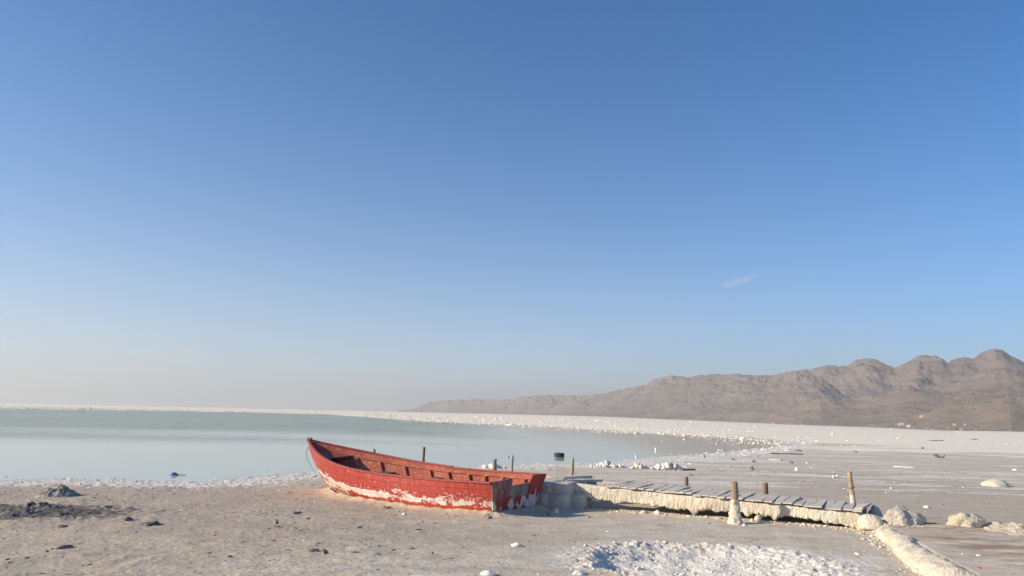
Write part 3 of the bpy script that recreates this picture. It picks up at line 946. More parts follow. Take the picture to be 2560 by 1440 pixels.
# mooring ring and rope
v, f = tube([(5.80 + .03 * math.cos(a), .0, .905 + .03 * math.sin(a)) for a in np.linspace(0, 6.28, 17)], .006, 6, cap=False)
obj('mooring_ring', mesh('mooring_ring', v, f, m_plain('rusty_ring', (.16, .09, .06), .7)), stem)
M4 = boat.matrix_basis if False else Matrix.Translation(boat.location) @ boat.rotation_euler.to_matrix().to_4x4()
tt = np.linspace(0, 1, 26)
pth = np.array([(5.83 - .42 * t ** 1.5 + .14 * math.sin(math.pi * t) * (1 - .55 * t), .02 + .05 * t + .012 * math.sin(9 * t), .90 - .60 * t) for t in tt])
v, f = tube([M4 @ Vector(q) for q in pth], .008, 6, .001, 40)
tag(obj('mooring_rope', mesh('mooring_rope', v, f, m_plain('grey_rope', (.30, .28, .25), .9, .2, 60))), 'thin grey rope hanging from the ring at the red bow', 'rope')

# ================================================================== THE JETTY
def jp(t, n, z): return np.array([JA[0] + JU[0] * t + JN[0] * n, JA[1] + JU[1] * t + JN[1] * n, z])
JROT = math.atan2(JU[1], JU[0])
JZ = lambda t: np.interp(t, [-.9, -.65, .41, .975, 2.76, 3.87, 4.95, 5.34], [.49, .50, .447, .428, .367, .331, .289, .20])
jetty = thing('jetty', 'low plank jetty on thick salt-crusted beams behind the boat stern', 'jetty', (JA[0], JA[1], 0), JROT)

def salt_beam(t0, t1, wid, dt, s, hang=1.0):
    """crusted beam with dripping lower edge; local x along the jetty, y across"""
    T = np.arange(t0, t1 + 1e-6, dt)
    nprof = 56
    th = np.linspace(0, 2 * np.pi, nprof, endpoint=False)
    ztop = JZ(T) - .035
    k = JA[0] + JU[0] * T, JA[1] + JU[1] * T
    grd = ground(k[0], k[1])
    drip = np.abs(fbm(T * 2.6, T * 0 + s, 3, s)) * .07 + np.maximum(pn(T * 4.2, T * 0 + 3.3, s + 3), 0) ** 2 * .17 + .03 * np.abs(pn(T * 19, T * 0, s + 5))
    zbot = np.interp(T, [-.8, -.6, -.34, 0, .41, .97, 1.74, 2.7, 3.2, 3.86, 4.3, 4.6, 5, 5.35], [.36, .31, .20, .14, .135, .12, .10, .10, .10, .085, .06, .0, -.04, .05]) + .04 - drip * hang
    zbot = np.maximum(zbot, grd - .05)
    half = wid / 2 * np.interp(T, [t0, t0 + .2, 4.5, 5.0, 5.35], [.7, 1, 1, .9, .42])
    hz = (ztop - zbot) / 2
    hz = np.where(T > 4.95, np.minimum(hz, np.interp(T, [4.95, 5.35], [.17, .05])), hz)
    cz = ztop - hz
    # squarish profile
    cy, cz_ = np.cos(th), np.sin(th)
    p = .36
    sy, sz = np.sign(cy) * np.abs(cy) ** p, np.sign(cz_) * np.abs(cz_) ** p
    X = np.repeat(T[:, None], nprof, 1)
    Y = half[:, None] * sy[None]
    Z = cz[:, None] + hz[:, None] * sz[None]
    bulge = .03 * pn(X * 1.1, Z * 3, s + 11) + .010 * fbm(X * 11, Z * 8 + Y * 7, 3, s + 21) + .012 * np.abs(fbm(X * 30, Z * 22 + Y * 14, 3, s + 31))
    low = sst(.0, -.8, sz)[None]
    Y = Y + np.sign(sy)[None] * np.abs(cy)[None] ** .3 * bulge * (1 + .8 * low)
    Z = Z + (sz > .5)[None] * .25 * bulge
    v = np.stack([X, Y + wid / 2 - .02, Z], -1).reshape(-1, 3)
    f = [tuple(q) for q in grid_faces(len(T), nprof, True)] + [tuple(range(nprof))[::-1], tuple(range((len(T) - 1) * nprof, len(T) * nprof))]
    return v, f
v, f = salt_beam(-.8, 5.35, .20, .012, 3)
obj('salt_beam', mesh('salt_beam', v, np.array(f[:-2]), CRUST), jetty)
v, f = salt_beam(-.8, 4.9, .16, .03, 9, .6)
o = obj('salt_beam', mesh('salt_beam_far', v, np.array(f[:-2]), CRUST_G), jetty, (0, 1.13, 0))
# deck planks
t = .30
k = 0
while t < 4.75:
    w = .125 + random.random() * .045
    ln = 1.24 + random.random() * .14
    v, f = box(ln, w, .026, jit=.008, seg=5)
    v[:, 2] += .012 * np.sin(v[:, 0] * 2.2 + k) * random.random()
    me = bevel_me(mesh('plank', v, f, PLANK, False), .003)
    me.materials.append(PLANK_B)
    z0 = float(JZ(t + w / 2))
    o = obj('plank', me, jetty, (t + w / 2, .60 + random.uniform(-.03, .03), z0 - .018 + random.uniform(-.004, .008)),
            (random.uniform(-.03, .03), random.uniform(-.012, .012), math.pi / 2 + random.uniform(-.035, .035)))
    t += w + random.choice([.004, .006, .008, .012, .022])
    k += 1
# raised end board
v, f = box(1.25, .15, .03, jit=.008, seg=5)
obj('plank', bevel_me(mesh('plank', v, f, PLANK, False), .003), jetty, (4.86, .66, float(JZ(4.9)) + .004), (-.22, .02, math.pi / 2 - .09))
# round log lying across under the beam
v, f = tube([(0, -.17 + q, 0) for q in np.linspace(0, 1.4, 30)], .052, 20, .006, 14)
gj = gp(1888, 1310)
tl = (gj.x - JA[0]) * JU[0] + (gj.y - JA[1]) * JU[1]
obj('cross_log', mesh('cross_log', v, f, CRUST), jetty, (tl, -.02, .052 + gz(gj.x, gj.y)))
# stone and salt pier at the boat's end: blocks with cracks between
for i, (t_, n_, z_, sx, sy, sz) in enumerate([(-.88, -.30, .10, .20, .36, .19), (-.54, -.22, .09, .22, .36, .20), (-.86, -.12, .36, .21, .40, .13), (-.55, -.10, .345, .22, .36, .13), (-.30, .06, .10, .20, .28, .17), (-.8, .55, .22, .36, .42, .24)]):
    v, f = ico(4)
    d = v.copy()
    v = np.sign(v) * np.abs(v) ** .38
    v = v + d * (.12 * pn3(v[:, 0] * 1.2, v[:, 1] * 1.2, v[:, 2] * 1.2, 30 + i) + .06 * pn3(v[:, 0] * 6, v[:, 1] * 6, v[:, 2] * 6, 40 + i))[:, None]
    obj('pier_stone', mesh('pier_stone', v * [sx, sy, sz], f, CRUST_G), jetty, (t_, n_, z_))
# short salt stub at the right foot
v, f = rock(.20, .15, .17, 77, .2, 1.5, 4)
obj('beam_foot', mesh('beam_foot', v, f, CRUST), jetty, (4.98, -.16, .10))

# loose boards at the boat's end
for (a, b, za, zb, w, lb, m) in [((1372, 1190), (1476, 1190), .53, .52, .20, 'upper loose grey board lying flat on the jetty end', PLANK), ((1412, 1197), (1503, 1199), .50, .485, .20, 'lower loose grey board sticking out past the jetty end stones', PLANK_B), ((1368, 1193), (1412, 1195), .52, .515, .16, 'short pale board end wedged between the boat stern and the jetty', PLANK_B)]:
    A, B = np.array(gp(*a, za)), np.array(gp(*b, zb))
    ln = np.linalg.norm(B - A)
    v, f = box(ln, w, .048, jit=.01, seg=6)
    v[:, 2] += .012 * np.sin(v[:, 0] * 3)
    o = obj('loose_board', bevel_me(mesh('loose_board', v, f, m, False), .004), None, tuple((A + B) / 2 + [0, 0, -.048]), (0, -math.asin((B - A)[2] / ln), math.atan2((B - A)[1], (B - A)[0])))
    tag(o, lb, 'board', 'loose boards on the jetty end')

# ================================================================== POSTS
def post(name, label, base, h, r, mat, lean=(0, 0), s=0, rough_top=.04, seg=14, taper=.92):
    n = 15
    k = np.linspace(0, 1, n)
    P = np.stack([lean[0] * k, lean[1] * k, -.25 + (h + .25) * k], -1)
    rad = r * (1 + (taper - 1) * k)
    v, f = tube(P, rad, seg, r * .16, 9, s)
    v[-seg:, 2] += (RNG.random(seg) - .5) * rough_top * 2
    t_ = thing(name, label, 'post', tuple(base), random.random() * 6)
    t_.rotation_euler[2] = 0
    obj('shaft', mesh('shaft', v, f, mat), t_)
    t_['group'] = 'weathered jetty posts'
    return t_

def row(px, py, w=1.3):
    """a place on the line of posts along the jetty's far side"""
    d = ray(px, py)
    A_ = JA + JN * w
    n = JN
    k = (A_ @ n) / (d.x * n[0] + d.y * n[1])
    return Vector((d.x * k, d.y * k, H + d.z * k))
pf = on(1838, 1309)
p0 = post('jetty_post', 'thick brown post with flared white salt foot at the jetty front', pf, .69, .062, POST, (.012, .02), 1, .012, 18)
k = np.linspace(0, 1, 34)
v, f = tube(np.stack([.006 * k, .008 * k, -.06 + .46 * k], -1), np.interp(k, [0, .15, .35, .6, .85, 1], [.150, .132, .108, .088, .074, .064]), 40, .020, 16, 4)
obj('salt_foot', mesh('salt_foot', v, f, CRUST), p0)
for px, top, w, r, m, lb, lean in [
    (1716, 1193, 1.32, .042, POST_D, 'short dark split post behind the middle of the jetty', (.0, .02)),
    (1913, 1209, 1.36, .056, POST_D, 'stubby dark post with white salt band just behind the jetty deck', (.0, .0)),
    (1432, 1146, 1.32, .038, POST_Y, 'slim rusty-yellow post behind the loose boards of the jetty', (.05, .02)),
    (1281, 1140, 1.32, .032, POST_Y, 'slim pale yellow post behind the stern half of the boat', (.015, 0)),
    (1237, 1149, 1.34, .050, POST, 'thick brown post beside the slim yellow one behind the boat', (0, 0)),
    (1060, 1118, 1.32, .036, POST_D, 'tallest red-brown post rising behind the middle of the boat', (.012, 0)),
    (936, 1124, 1.34, .034, POST_D, 'small dark post top showing over the boat near its bow', (.0, 0))]:
    q = row(px, top, w)
    g_ = gz(q.x, q.y)
    pp = post('jetty_post', lb, (q.x - lean[0], q.y - lean[1], g_), q.z - g_, r, m, lean, int(px), .02)
    if px == 1913:
        v, f = tube([(.060 * math.cos(a), .060 * math.sin(a), .30 + .004 * math.sin(5 * a)) for a in np.linspace(0, 6.28, 20)], .006, 5, cap=False)
        obj('wire', mesh('wire', v, f, DARKWOOD), pp)
q = row(2137, 1252, 1.42)
qt = row(2125, 1182, 1.42)
g_ = gz(q.x, q.y)
pp = post('jetty_post', 'leaning pale split post at the right end of the jetty', (q.x, q.y, g_), qt.z - g_, .062, POST_Y, (qt.x - q.x - .02, .0), 99, .05, 16, .62)
k = np.linspace(0, 6.28, 20)
hz_ = (qt.z - g_) * .66
v, f = tube([((qt.x - q.x - .02) * .70 + .054 * math.cos(a), .054 * math.sin(a), hz_ + .006 * math.cos(a)) for a in k], .006, 5, cap=False)
obj('wire', mesh('wire', v, f, DARKWOOD), pp)

# ================================================================== SALT LOG, MOUNDS, ROCKS
A, B = on(2205, 1318), on(2395, 1465)
k = np.linspace(0, 1, 150)
P = np.stack([A.x + (B.x - A.x) * k + .05 * np.sin(k * 7), A.y + (B.y - A.y) * k, np.array([gz(A.x + (B.x - A.x) * q, A.y + (B.y - A.y) * q) for q in k]) - .01], -1)
v, f = tube(P, np.interp(k, [0, .03, .1, .5, 1], [.06, .13, .165, .20, .25]), 44, .03, 5, 12)
v = flatnoise(v, .010, 17, 8, np.repeat([[0, 0, 1.0]], len(v), 0))
v[:, 2] = np.repeat(P[:, 2], 44) + (v[:, 2] - np.repeat(P[:, 2], 44)) * .78
v = flatnoise(v, .022, 9, 18, np.repeat([[.3, 0, 1.0]], len(v), 0))
tag(obj('salt_crusted_log', mesh('salt_crusted_log', v, f, CRUST)), 'long cream salt-crusted log running from the jetty foot towards the camera', 'log')

def place_rock(name, label, cat, px, py, wpx, hpx, mat, s=0, amp=.22, fr=1.6, sub=4, depth=.8, sink=.25, rz=0.0, group=None, fine=.06):
    """px,py: middle of the foot; wpx,hpx: size in the photo"""
    p = on(px, py)
    d = (p - Vector((0, 0, H))).length
    kx = d / F / math.sqrt(1 + ((px - 1280) / F) ** 2 + ((py - 720) / F) ** 2) * 1.0 * math.sqrt(1 + ((py - 720) / F) ** 2)
    w, h = wpx * kx / 2, hpx * kx
    sz = h / (1 - .0) / .95
    v, f = rock(w, w * depth, sz, s, amp, fr, sub, -sink, fine)
    o = obj(name, mesh(name, v, f, mat), None, (p.x, p.y + w * depth * .5, p.z - .0), (0, 0, rz))
    return tag(o, label, cat, group)

def mound(name, label, cat, px, py, wpx, hpx, mat, s, power=1.4, n1=.35, depth=.8, crag=.12):
    """a heap: a disc of rings lifted into an uneven cone, its rim below the ground"""
    p = on(px, py)
    kx = (p - Vector((0, 0, H))).length / F
    w, h = wpx * kx / 2, hpx * kx
    q = np.linspace(0, 1.15, 40); th = np.arange(72) / 72 * 2 * np.pi
    Q, T_ = np.meshgrid(q, th, indexing='ij')
    Q = Q * (1 + .22 * pn(np.cos(T_) * 1.6 + s, np.sin(T_) * 1.6, s))
    X, Y = Q * np.cos(T_) * w, Q * np.sin(T_) * w * depth
    e = np.clip(1 - Q, -.2, 1)
    Z = h * np.sign(e) * np.abs(e) ** power * (1 + n1 * fbm(X / w * 2.2 + s, Y / w * 2.2, 3, s)) + h * crag * fbm(X / w * 7 + s, Y / w * 7, 4, s + 3) * np.clip(e * 4, 0, 1)
    gzz = ground(X.ravel() + p.x, Y.ravel() + p.y + w * depth * .4) - p.z
    Z = Z + gzz.reshape(Z.shape) - .012
    o = obj(name, mesh(name, np.stack([X, Y, Z], -1).reshape(-1, 3), grid_faces(40, 72, True), mat), None, (p.x, p.y + w * depth * .4, p.z))
    return tag(o, label, cat)

place_rock('salt_mound', 'grey-topped salt mound at the right end of the jetty', 'mound', 2268, 1309, 88, 36, CRUST_G, 5, .34, 1.5, 5, fine=.10)
place_rock('salt_boulder', 'rounded tan salt boulder right of the jetty mound', 'boulder', 2424, 1318, 84, 31, CRUST_T, 8, .28, 1.7, 5, fine=.09)
place_rock('salt_boulder', 'low white salt boulder far out on the mud at right', 'boulder', 2497, 1216, 62, 15, CRUST, 11, .2, 1.5, 4)
mound('salt_mound', 'low cracked tan mound at the right picture edge', 'mound', 2566, 1336, 130, 17, CRUST_T, 14, .9, .3, 1.2, .15)
place_rock('salt_mound', 'small low mound beside the boulder with broken crust', 'mound', 2493, 1322, 44, 14, CRUST_G, 19, .35, 1.6, 4)
place_rock('salt_boulder', 'pale lump under the raised right end of the jetty deck', 'boulder', 2192, 1296, 34, 26, CRUST, 23, .2, 1.5, 4)
mound('mud_mound', 'small pale mud mound with dark right flank on the left shore', 'mound', 133, 1242, 92, 24, GREYROCK, 28, 1.05, .45, .9, .14)
mound('mud_heap', 'large black mud heap at the left picture edge', 'mound', -4, 1294, 200, 9, DARKROCK, 31, 1.0, .6, .8, .35)
mound('mud_heap', 'low dark mud lump right of the black heap', 'mound', 84, 1272, 110, 9, DARKROCK, 33, 1.0, .6, .8, .5)
# thin dark tube along the ground between mound and boulder
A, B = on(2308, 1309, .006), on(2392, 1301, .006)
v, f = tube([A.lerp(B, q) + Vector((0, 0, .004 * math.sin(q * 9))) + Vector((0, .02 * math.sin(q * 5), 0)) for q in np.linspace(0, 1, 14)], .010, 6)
tag(obj('dark_line', mesh('dark_line', v, f, DARKWOOD)), 'thin dark line on the ground between the mound and the tan boulder', 'dark_line')

# ================================================================== SMALL THINGS ON THE MUD
ROCKS = [
    ('stone', 'pale stone half dark lying alone in front of the bow', 'stone', 690, 1310, 13, 9, GREYROCK),
    ('clod', 'dark clod in the foreground below the middle of the boat', 'clod', 810, 1384, 18, 9, DARKROCK),
    ('clod', 'low dark crumbled clod left of the foreground dark clod', 'clod', 783, 1379, 26, 5, DARKROCK),
    ('clod', 'single tiny black clod on the bare foreground mud', 'clod', 1081, 1386, 7, 6, DARKROCK),
    ('salt_block', 'pale flat salt block on the mud in front of the stern', 'block', 1292, 1366, 26, 7, SALT),
    ('salt_block', 'pale wedge of salt at the bottom edge left of the pit', 'block', 1447, 1437, 32, 9, SALT),
    ('salt_block', 'white salt lumps at the bottom edge below the stern', 'block', 1218, 1439, 36, 10, SALT),
    ('stone', 'dark grey stone in the shadow behind the boat stern', 'stone', 1376, 1289, 22, 15, GREYROCK),
    ('stone', 'white stone beside the dark one in the boat shadow', 'stone', 1392, 1283, 12, 10, SALT),
    ('stone', 'grey rubble piece left of the dark stone by the stern', 'stone', 1362, 1291, 12, 8, GREYROCK),
    ('salt_block', 'white salt chip on the bank in front of the hull', 'chip', 1010, 1287, 15, 4, SALT),
    ('salt_block', 'white salt lump in the shadow line under the jetty', 'lump', 1644, 1285, 16, 7, SALT),
    ('salt_block', 'small white lump at the foot of the front jetty post', 'lump', 1862, 1315, 12, 5, SALT),
    ('clod', 'dark clod on the left mud flat nearest the waterline stain', 'clod', 318, 1302, 24, 7, DARKROCK),
    ('clod', 'long low dark clod on the left mud flat', 'clod', 370, 1313, 52, 7, DARKROCK),
    ('clod', 'small dark clod left of the long low clod', 'clod', 155, 1319, 20, 6, DARKROCK),
    ('clod', 'dark clod above the long one, close to the shore', 'clod', 262, 1272, 30, 6, DARKROCK),
    ('stone', 'white round stone alone on the grey mud behind the jetty', 'stone', 1993, 1177, 12, 8, SALT),
    ('stone', 'left one of two white stones left of the leaning post', 'stone', 2084, 1194, 9, 7, SALT),
    ('stone', 'right one of two white stones left of the leaning post', 'stone', 2094, 1194, 8, 7, SALT),
    ('clod', 'brown lump with a tail on the mud above the dark stub post', 'clod', 1881, 1175, 12, 8, DARKROCK),
    ('clod', 'dark lump above the brown tailed lump', 'clod', 1885, 1156, 9, 5, DARKROCK),
    ('clod', 'small dark flake at the right end of the shallows', 'clod', 1833, 1150, 11, 4, DARKROCK),
    ('clod', 'dark flake on the mud between the two driftwood boards', 'clod', 1979, 1158, 11, 4, DARKROCK),
    ('stone', 'small pale stone right of the dark flake', 'stone', 2018, 1159, 7, 4, SALT),
    ('stone', 'grey stone standing in the shallows at the lake tip', 'stone', 1760, 1144, 8, 7, GREYROCK),
    ('clod', 'dark speck of driftwood on the white edge of the lake tip', 'clod', 1997, 1128, 14, 4, DARKROCK),
    ('clod', 'dark lump on the far mud right of the lake tip', 'clod', 2140, 1131, 8, 4, DARKROCK),
    ('clod', 'dark lump beside a pale one on the far white flat', 'clod', 2307, 1122, 8, 4, DARKROCK),
    ('stone', 'white chunk standing on the far white flat', 'stone', 2083, 1087, 9, 5, SALT),
    ('stone', 'pale flat stone near the right picture edge on the mud', 'stone', 2540, 1176, 12, 4, SALT),
    ('stone', 'pale flat slab on the mud right of the leaning post', 'stone', 2318, 1269, 18, 5, SALT),
    ('stone', 'tiny white pebble on the mud right of the leaning post', 'pebble', 2228, 1222, 5, 4, SALT),
    ('plastic_scrap', 'tiny yellow scrap on the mud above the pale slab', 'scrap', 2318, 1178, 5, 3, m_plain('yellow_plastic', (.65, .48, .05))),
    ('plastic_scrap', 'teal plastic scrap beside the salt-crusted log', 'scrap', 2267, 1397, 12, 7, m_plain('teal_plastic', (.18, .38, .40))),
    ('plastic_scrap', 'small dark red chip on the mud right of the salt-crusted log', 'scrap', 2450, 1421, 9, 4, RAILP),
    ('clod', 'dark pebble on the mud in front of the middle of the jetty', 'pebble', 1473, 1295, 6, 4, DARKROCK),
]
for i, (n, lb, c, x, y, w, h, m) in enumerate(ROCKS):
    small = w < 16
    place_rock(n, lb, c, x, y, w, h, m, 100 + i * 7, .45, 1.5, 2 if small else 3, .8, .3, random.random() * 6, 'stones and clods on the mud', .12)

def stick(name, label, cat, a, b, rad, mat, wav=.0, s=0, flat=None, group='driftwood on the mud'):
    A, B = on(*a), on(*b)
    if flat:
        ln = (B - A).length
        v, f = box(ln, flat, rad * 2, jit=.02, seg=5)
        o = obj(name, bevel_me(mesh(name, v, f, mat, False), .004), None, (A + B) / 2 + Vector((0, 0, -.005)), (0, -math.asin((B.z - A.z) / ln), math.atan2(B.y - A.y, B.x - A.x)))
    else:
        q = np.linspace(0, 1, 16)
        mid = (A + B) / 2
        P = np.array([(A.lerp(B, t_) - mid)[:] for t_ in q])
        P[:, 1] += wav * np.sin(q * 9 + s)
        P[:, 2] += rad * .7 + abs(wav) * .25 * (1 + np.sin(q * 11 + s))
        v, f = tube(P, rad * (1 - .4 * q), 7, rad * .2, 12, s)
        o = obj(name, mesh(name, v, f, mat), None, mid)
    return tag(o, label, cat, group)
stick('driftwood_board', 'longest dark board lying at the tip of the lake', 'board', (1927, 1135), (2007, 1137), .03, DARKWOOD, flat=.18)
stick('driftwood_board', 'shorter brown board below the longest one', 'board', (1921, 1150), (1953, 1152), .035, PLANK, flat=.22)
stick('driftwood_board', 'dark board at the right foot of the salt rubble', 'board', (1704, 1176), (1736, 1175), .025, DARKWOOD, flat=.12)
stick('driftwood_board', 'dark board far out on the white flat', 'board', (2325, 1102), (2356, 1102), .03, DARKWOOD, flat=.3)
stick('driftwood_board', 'small dark board beyond the far white flat board', 'board', (2430, 1099), (2441, 1099), .04, DARKWOOD, flat=.3)
stick('driftwood_stick', 'black crooked stick on the far mud at right', 'stick', (2337, 1143), (2357, 1145), .05, DARKWOOD, .25, 3)
stick('plastic_pipe', 'long white pipe with a dark end lying on the mud', 'pipe', (2234, 1167), (2286, 1170), .022, SALT)
stick('twig', 'thin pale twig in front of the jetty', 'twig', (1855, 1353), (1916, 1351), .006, PLANK_B, .03, 2)
stick('twig', 'short dark twig on the bank below the stern corner', 'twig', (1212, 1290), (1240, 1288), .007, DARKWOOD, .04, 5)
stick('bark_strip', 'dark curled strip lying on the bank against the red hull', 'strip', (960, 1271), (980, 1271), .02, DARKWOOD, .02, 1)
def beam_face(px, py, n=-.03):
    d = ray(px, py)
    k = ((JA + JN * n) @ JN) / (d.x * JN[0] + d.y * JN[1])
    return Vector((d.x * k, d.y * k, H + d.z * k))
A, B = beam_face(1446, 1235, .02), beam_face(1466, 1228, -.10)
v, f = tube([tuple(A.lerp(B, q)) for q in np.linspace(0, 1, 8)], .011, 8, .002, 30)
tag(obj('stick', mesh('stick', v, f, POST_D)), 'short rusty brown stick poking out of the salt beam near the boat', 'stick')

# rubble heaps of white salt, chunk by chunk
CH = []
for i in range(6):
    v, f = rock(1, .8, .75, 300 + i * 9, .6, 1.3, 2, -.5, .2)
    CH.append(mesh('chunk', v, f, SALT, False))
def heap(label, px0, px1, py, top, n, s):
    rg = random.Random(s)
    A, B = on(px0, py), on(px1, py)
    h = thing('salt_rubble', label, 'rubble', tuple((A + B) / 2), 0, 'white salt rubble heaps')
    ln = (B - A).length
    for i in range(n):
        t_ = rg.gauss(0, .27)
        t_ = max(-.5, min(.5, t_))
        big = (1 - abs(t_) * 1.6)
        sz = rg.uniform(.05, .115) * (.45 + .8 * max(big, .1))
        d = (B - A).normalized()
        loc = d * (t_ * ln) + Vector((0, rg.uniform(-.25, .35), 0))
        zz_ = max(0, rg.uniform(-.02, top * max(big, .08)))
        o = obj('chunk', CH[rg.randrange(6)], h, (loc.x, loc.y, zz_), (rg.random() * 6, rg.random() * 6, rg.random() * 6))
        o.scale = (sz, sz, sz)
heap('left white salt rubble heap at the water edge behind the jetty', 1478, 1568, 1168, .13, 46, 1)
heap('right and larger white salt rubble heap at the water edge', 1625, 1722, 1173, .17, 60, 2)
heap('low cream salt rubble between the two white heaps', 1572, 1622, 1170, .07, 26, 3)
heap('strip of white salt lumps at the waterline behind the boat stern', 1205, 1262, 1170, .05, 22, 4)

# things afloat
def afloat(px, py): return gp(px, py, ZW)
p = afloat(1398, 1142)
prof = [(.10, -.02), (.12, .05), (.13, .12), (.16, .145), (.20, .15), (.222, .135), (.226, .12), (.218, .115), (.228, .105), (.229, .07), (.22, .065), (.229, .06), (.229, .02), (.222, .01), (.22, -.02)]
n = 36
v = np.array([(r_ * math.cos(a), r_ * math.sin(a), z_ * 1.12) for r_, z_ in prof for a in np.arange(n) / n * 6.28319])
tyre = tag(obj('tyre', mesh('tyre', v, grid_faces(len(prof), n, True)[:, ::-1].copy(), m_plain('black_rubber', (.035, .035, .037), .75, .3)), None, p), 'old black tyre lying in the shallow water behind the boat', 'tyre')
def sph(sx, sy, sz, sub=3):
    v, f = ico(sub)
    return v * [sx, sy, sz], f
def blob(name, label, cat, px, py, sx, sy, sz, mat, dz=0.0):
    v, f = sph(sx, sy, sz)
    return tag(obj(name, mesh(name, v, f, mat), None, afloat(px, py) + Vector((0, 0, dz))), label, cat, 'rubbish floating on the lake')
WHP = m_plain('white_plastic', (.74, .74, .72), .4)
b_ = blob('float_ball', 'small pale ball floating left of the tyre', 'ball', 1270, 1144, .055, .055, .055, m_plain('grey_plastic', (.45, .46, .46), .4), .02)
b_ = blob('float_ball', 'white float shining on the grey water right of the tyre', 'float', 1640, 1126, .075, .075, .10, WHP, .06)
b_ = blob('plastic_scrap', 'white scrap in the shallows above the salt rubble', 'scrap', 1591, 1143, .06, .05, .06, WHP, .03)
b_ = blob('plastic_scrap', 'light blue scrap floating in front of the tyre', 'scrap', 1388, 1146, .10, .05, .025, m_plain('light_blue_plastic', (.25, .55, .68), .4), .01)
# blue bottle with a thin neck
p = afloat(436, 1188)
blu = m_plain('blue_plastic', (.012, .13, .36), .35)
bt = thing('bottle', 'blue plastic bottle with a long thin neck floating near the left shore', 'bottle', tuple(p), 0)
k = np.linspace(0, 1, 18)
v, f = tube(np.stack([-.12 + .23 * k, 0 * k, .022 + 0 * k], -1), np.interp(k, [0, .08, .3, .55, .8, 1], [.008, .028, .055, .055, .028, .012]), 14)
obj('body', mesh('body', v, f, blu), bt)
v, f = tube([(.10, 0, .02), (.2, .004, .016), (.30, .01, .010)], [.012, .008, .007], 8)
obj('neck', mesh('neck', v, f, m_plain('dark_blue_plastic', (.02, .06, .14), .4)), bt)

# ================================================================== HOUSES AT THE FOOT OF THE MOUNTAINS
WALL_C = m_plain('cream_house_wall', (.62, .52, .40), .9, .2, 1.0)
WALL_W = m_plain('white_house_wall', (.74, .70, .64), .9, .2, 1.0)
ROOF = m_plain('grey_house_roof', (.34, .29, .25), .9, .2, 1.0)
ROOFD = m_plain('brown_house_roof', (.13, .085, .065), .9, .2, 1.0)
PANE = m_plain('dark_house_pane', (.05, .05, .055), .3, .5, 1.0)
def house(label, px, py, wpx, hpx, wall, roof, gable=False, name='house', nwin=3, cat='house'):
    p, q = hit(px, py)
    d = (p - Vector((0, 0, H))).length
    kx = d / F / math.sqrt(1 + ((px - 1280) / F) ** 2)
    w, h = wpx * kx, max(hpx * kx, 2.2)
    dep = max(min(w * .7, 6), 3)
    z0 = min(terrain(p.x + a, p.y + b) for a in (-w / 2, w / 2) for b in (0, dep)) - .4
    ht = p.z - z0 + h
    rz = -math.atan2(p.x, p.y)
    t_ = thing(name, label, cat, (p.x, p.y, z0), rz, 'houses at the mountain foot')
    v, f = box(w, dep, ht)
    obj('wall', mesh('wall', v, f, wall, False), t_, (0, dep / 2, 0))
    if gable:
        rh = h * .5
        v = [(-w / 2 - .2, -.2, ht), (w / 2 + .2, -.2, ht), (w / 2 + .2, dep + .2, ht), (-w / 2 - .2, dep + .2, ht), (-w / 2 - .2, dep / 2, ht + rh), (w / 2 + .2, dep / 2, ht + rh)]
        obj('roof', mesh('roof', v, [(0, 1, 5, 4), (2, 3, 4, 5), (0, 4, 3), (1, 2, 5), (3, 2, 1, 0)], roof, False), t_)
    else:
        v, f = box(w + .5, dep + .5, .25)
        obj('roof', mesh('roof', v, f, roof, False), t_, (0, dep / 2, ht))
    v, f = box(.9, .08, 1.9)
    obj('door', mesh('door', v, f, ROOFD, False), t_, (-w * .12, -.03, ht - h + .02))
    for i in range(nwin):
        v, f = box(.9, .08, .8)
        x_ = -w / 2 + w * (i + .6) / (nwin + .2)
        if abs(x_ + w * .12) < 1.1: continue
        obj('window', mesh('window', v, f, PANE, False), t_, (x_, -.03, ht - h * .62))
house('long cream flat-roofed house at the foot of the mountains', 2253, 1064, 15, 6, WALL_C, ROOF, nwin=4)
house('small gabled white house below the long cream house', 2271, 1069, 9, 5, WALL_W, ROOF, True, nwin=1)
house('lone white hut highest up the slope', 2304, 1044, 8, 3, WALL_W, ROOF, nwin=1)
house('white hut right of the long house on the lower slope', 2386, 1064, 6, 3, WALL_W, ROOF, nwin=1)
house('rightmost tiny white hut on the lower slope', 2412, 1064, 5, 2, WALL_W, ROOF, nwin=1)
house('low dark-roofed shed on the edge of the salt flat', 2395, 1077, 10, 4, ROOFD, ROOFD, True, 'shed', 0, 'shed')
house('small white hut at the shed corner by the salt flat', 2402, 1077, 4, 5, WALL_W, ROOF, nwin=0)
house('tiny white hut far left at the flat edge under the spur', 1932, 1060, 5, 3, WALL_W, ROOF, nwin=1)

# ================================================================== UNCOUNTABLE CRUMBS AND CLUMPS
def pts_in(n, az0, az1, r0, r1, power=2.0):
    a = np.radians(RNG.uniform(az0, az1, n))
    u = RNG.random(n)
    r = (r0 ** power + u * (r1 ** power - r0 ** power)) ** (1 / power)
    return r * np.sin(a), r * np.cos(a), r, np.degrees(a)
FARSALT = two_tone('far_white_salt', (.76, .69, .58), (.85, .79, .69), .6, .9, .05)
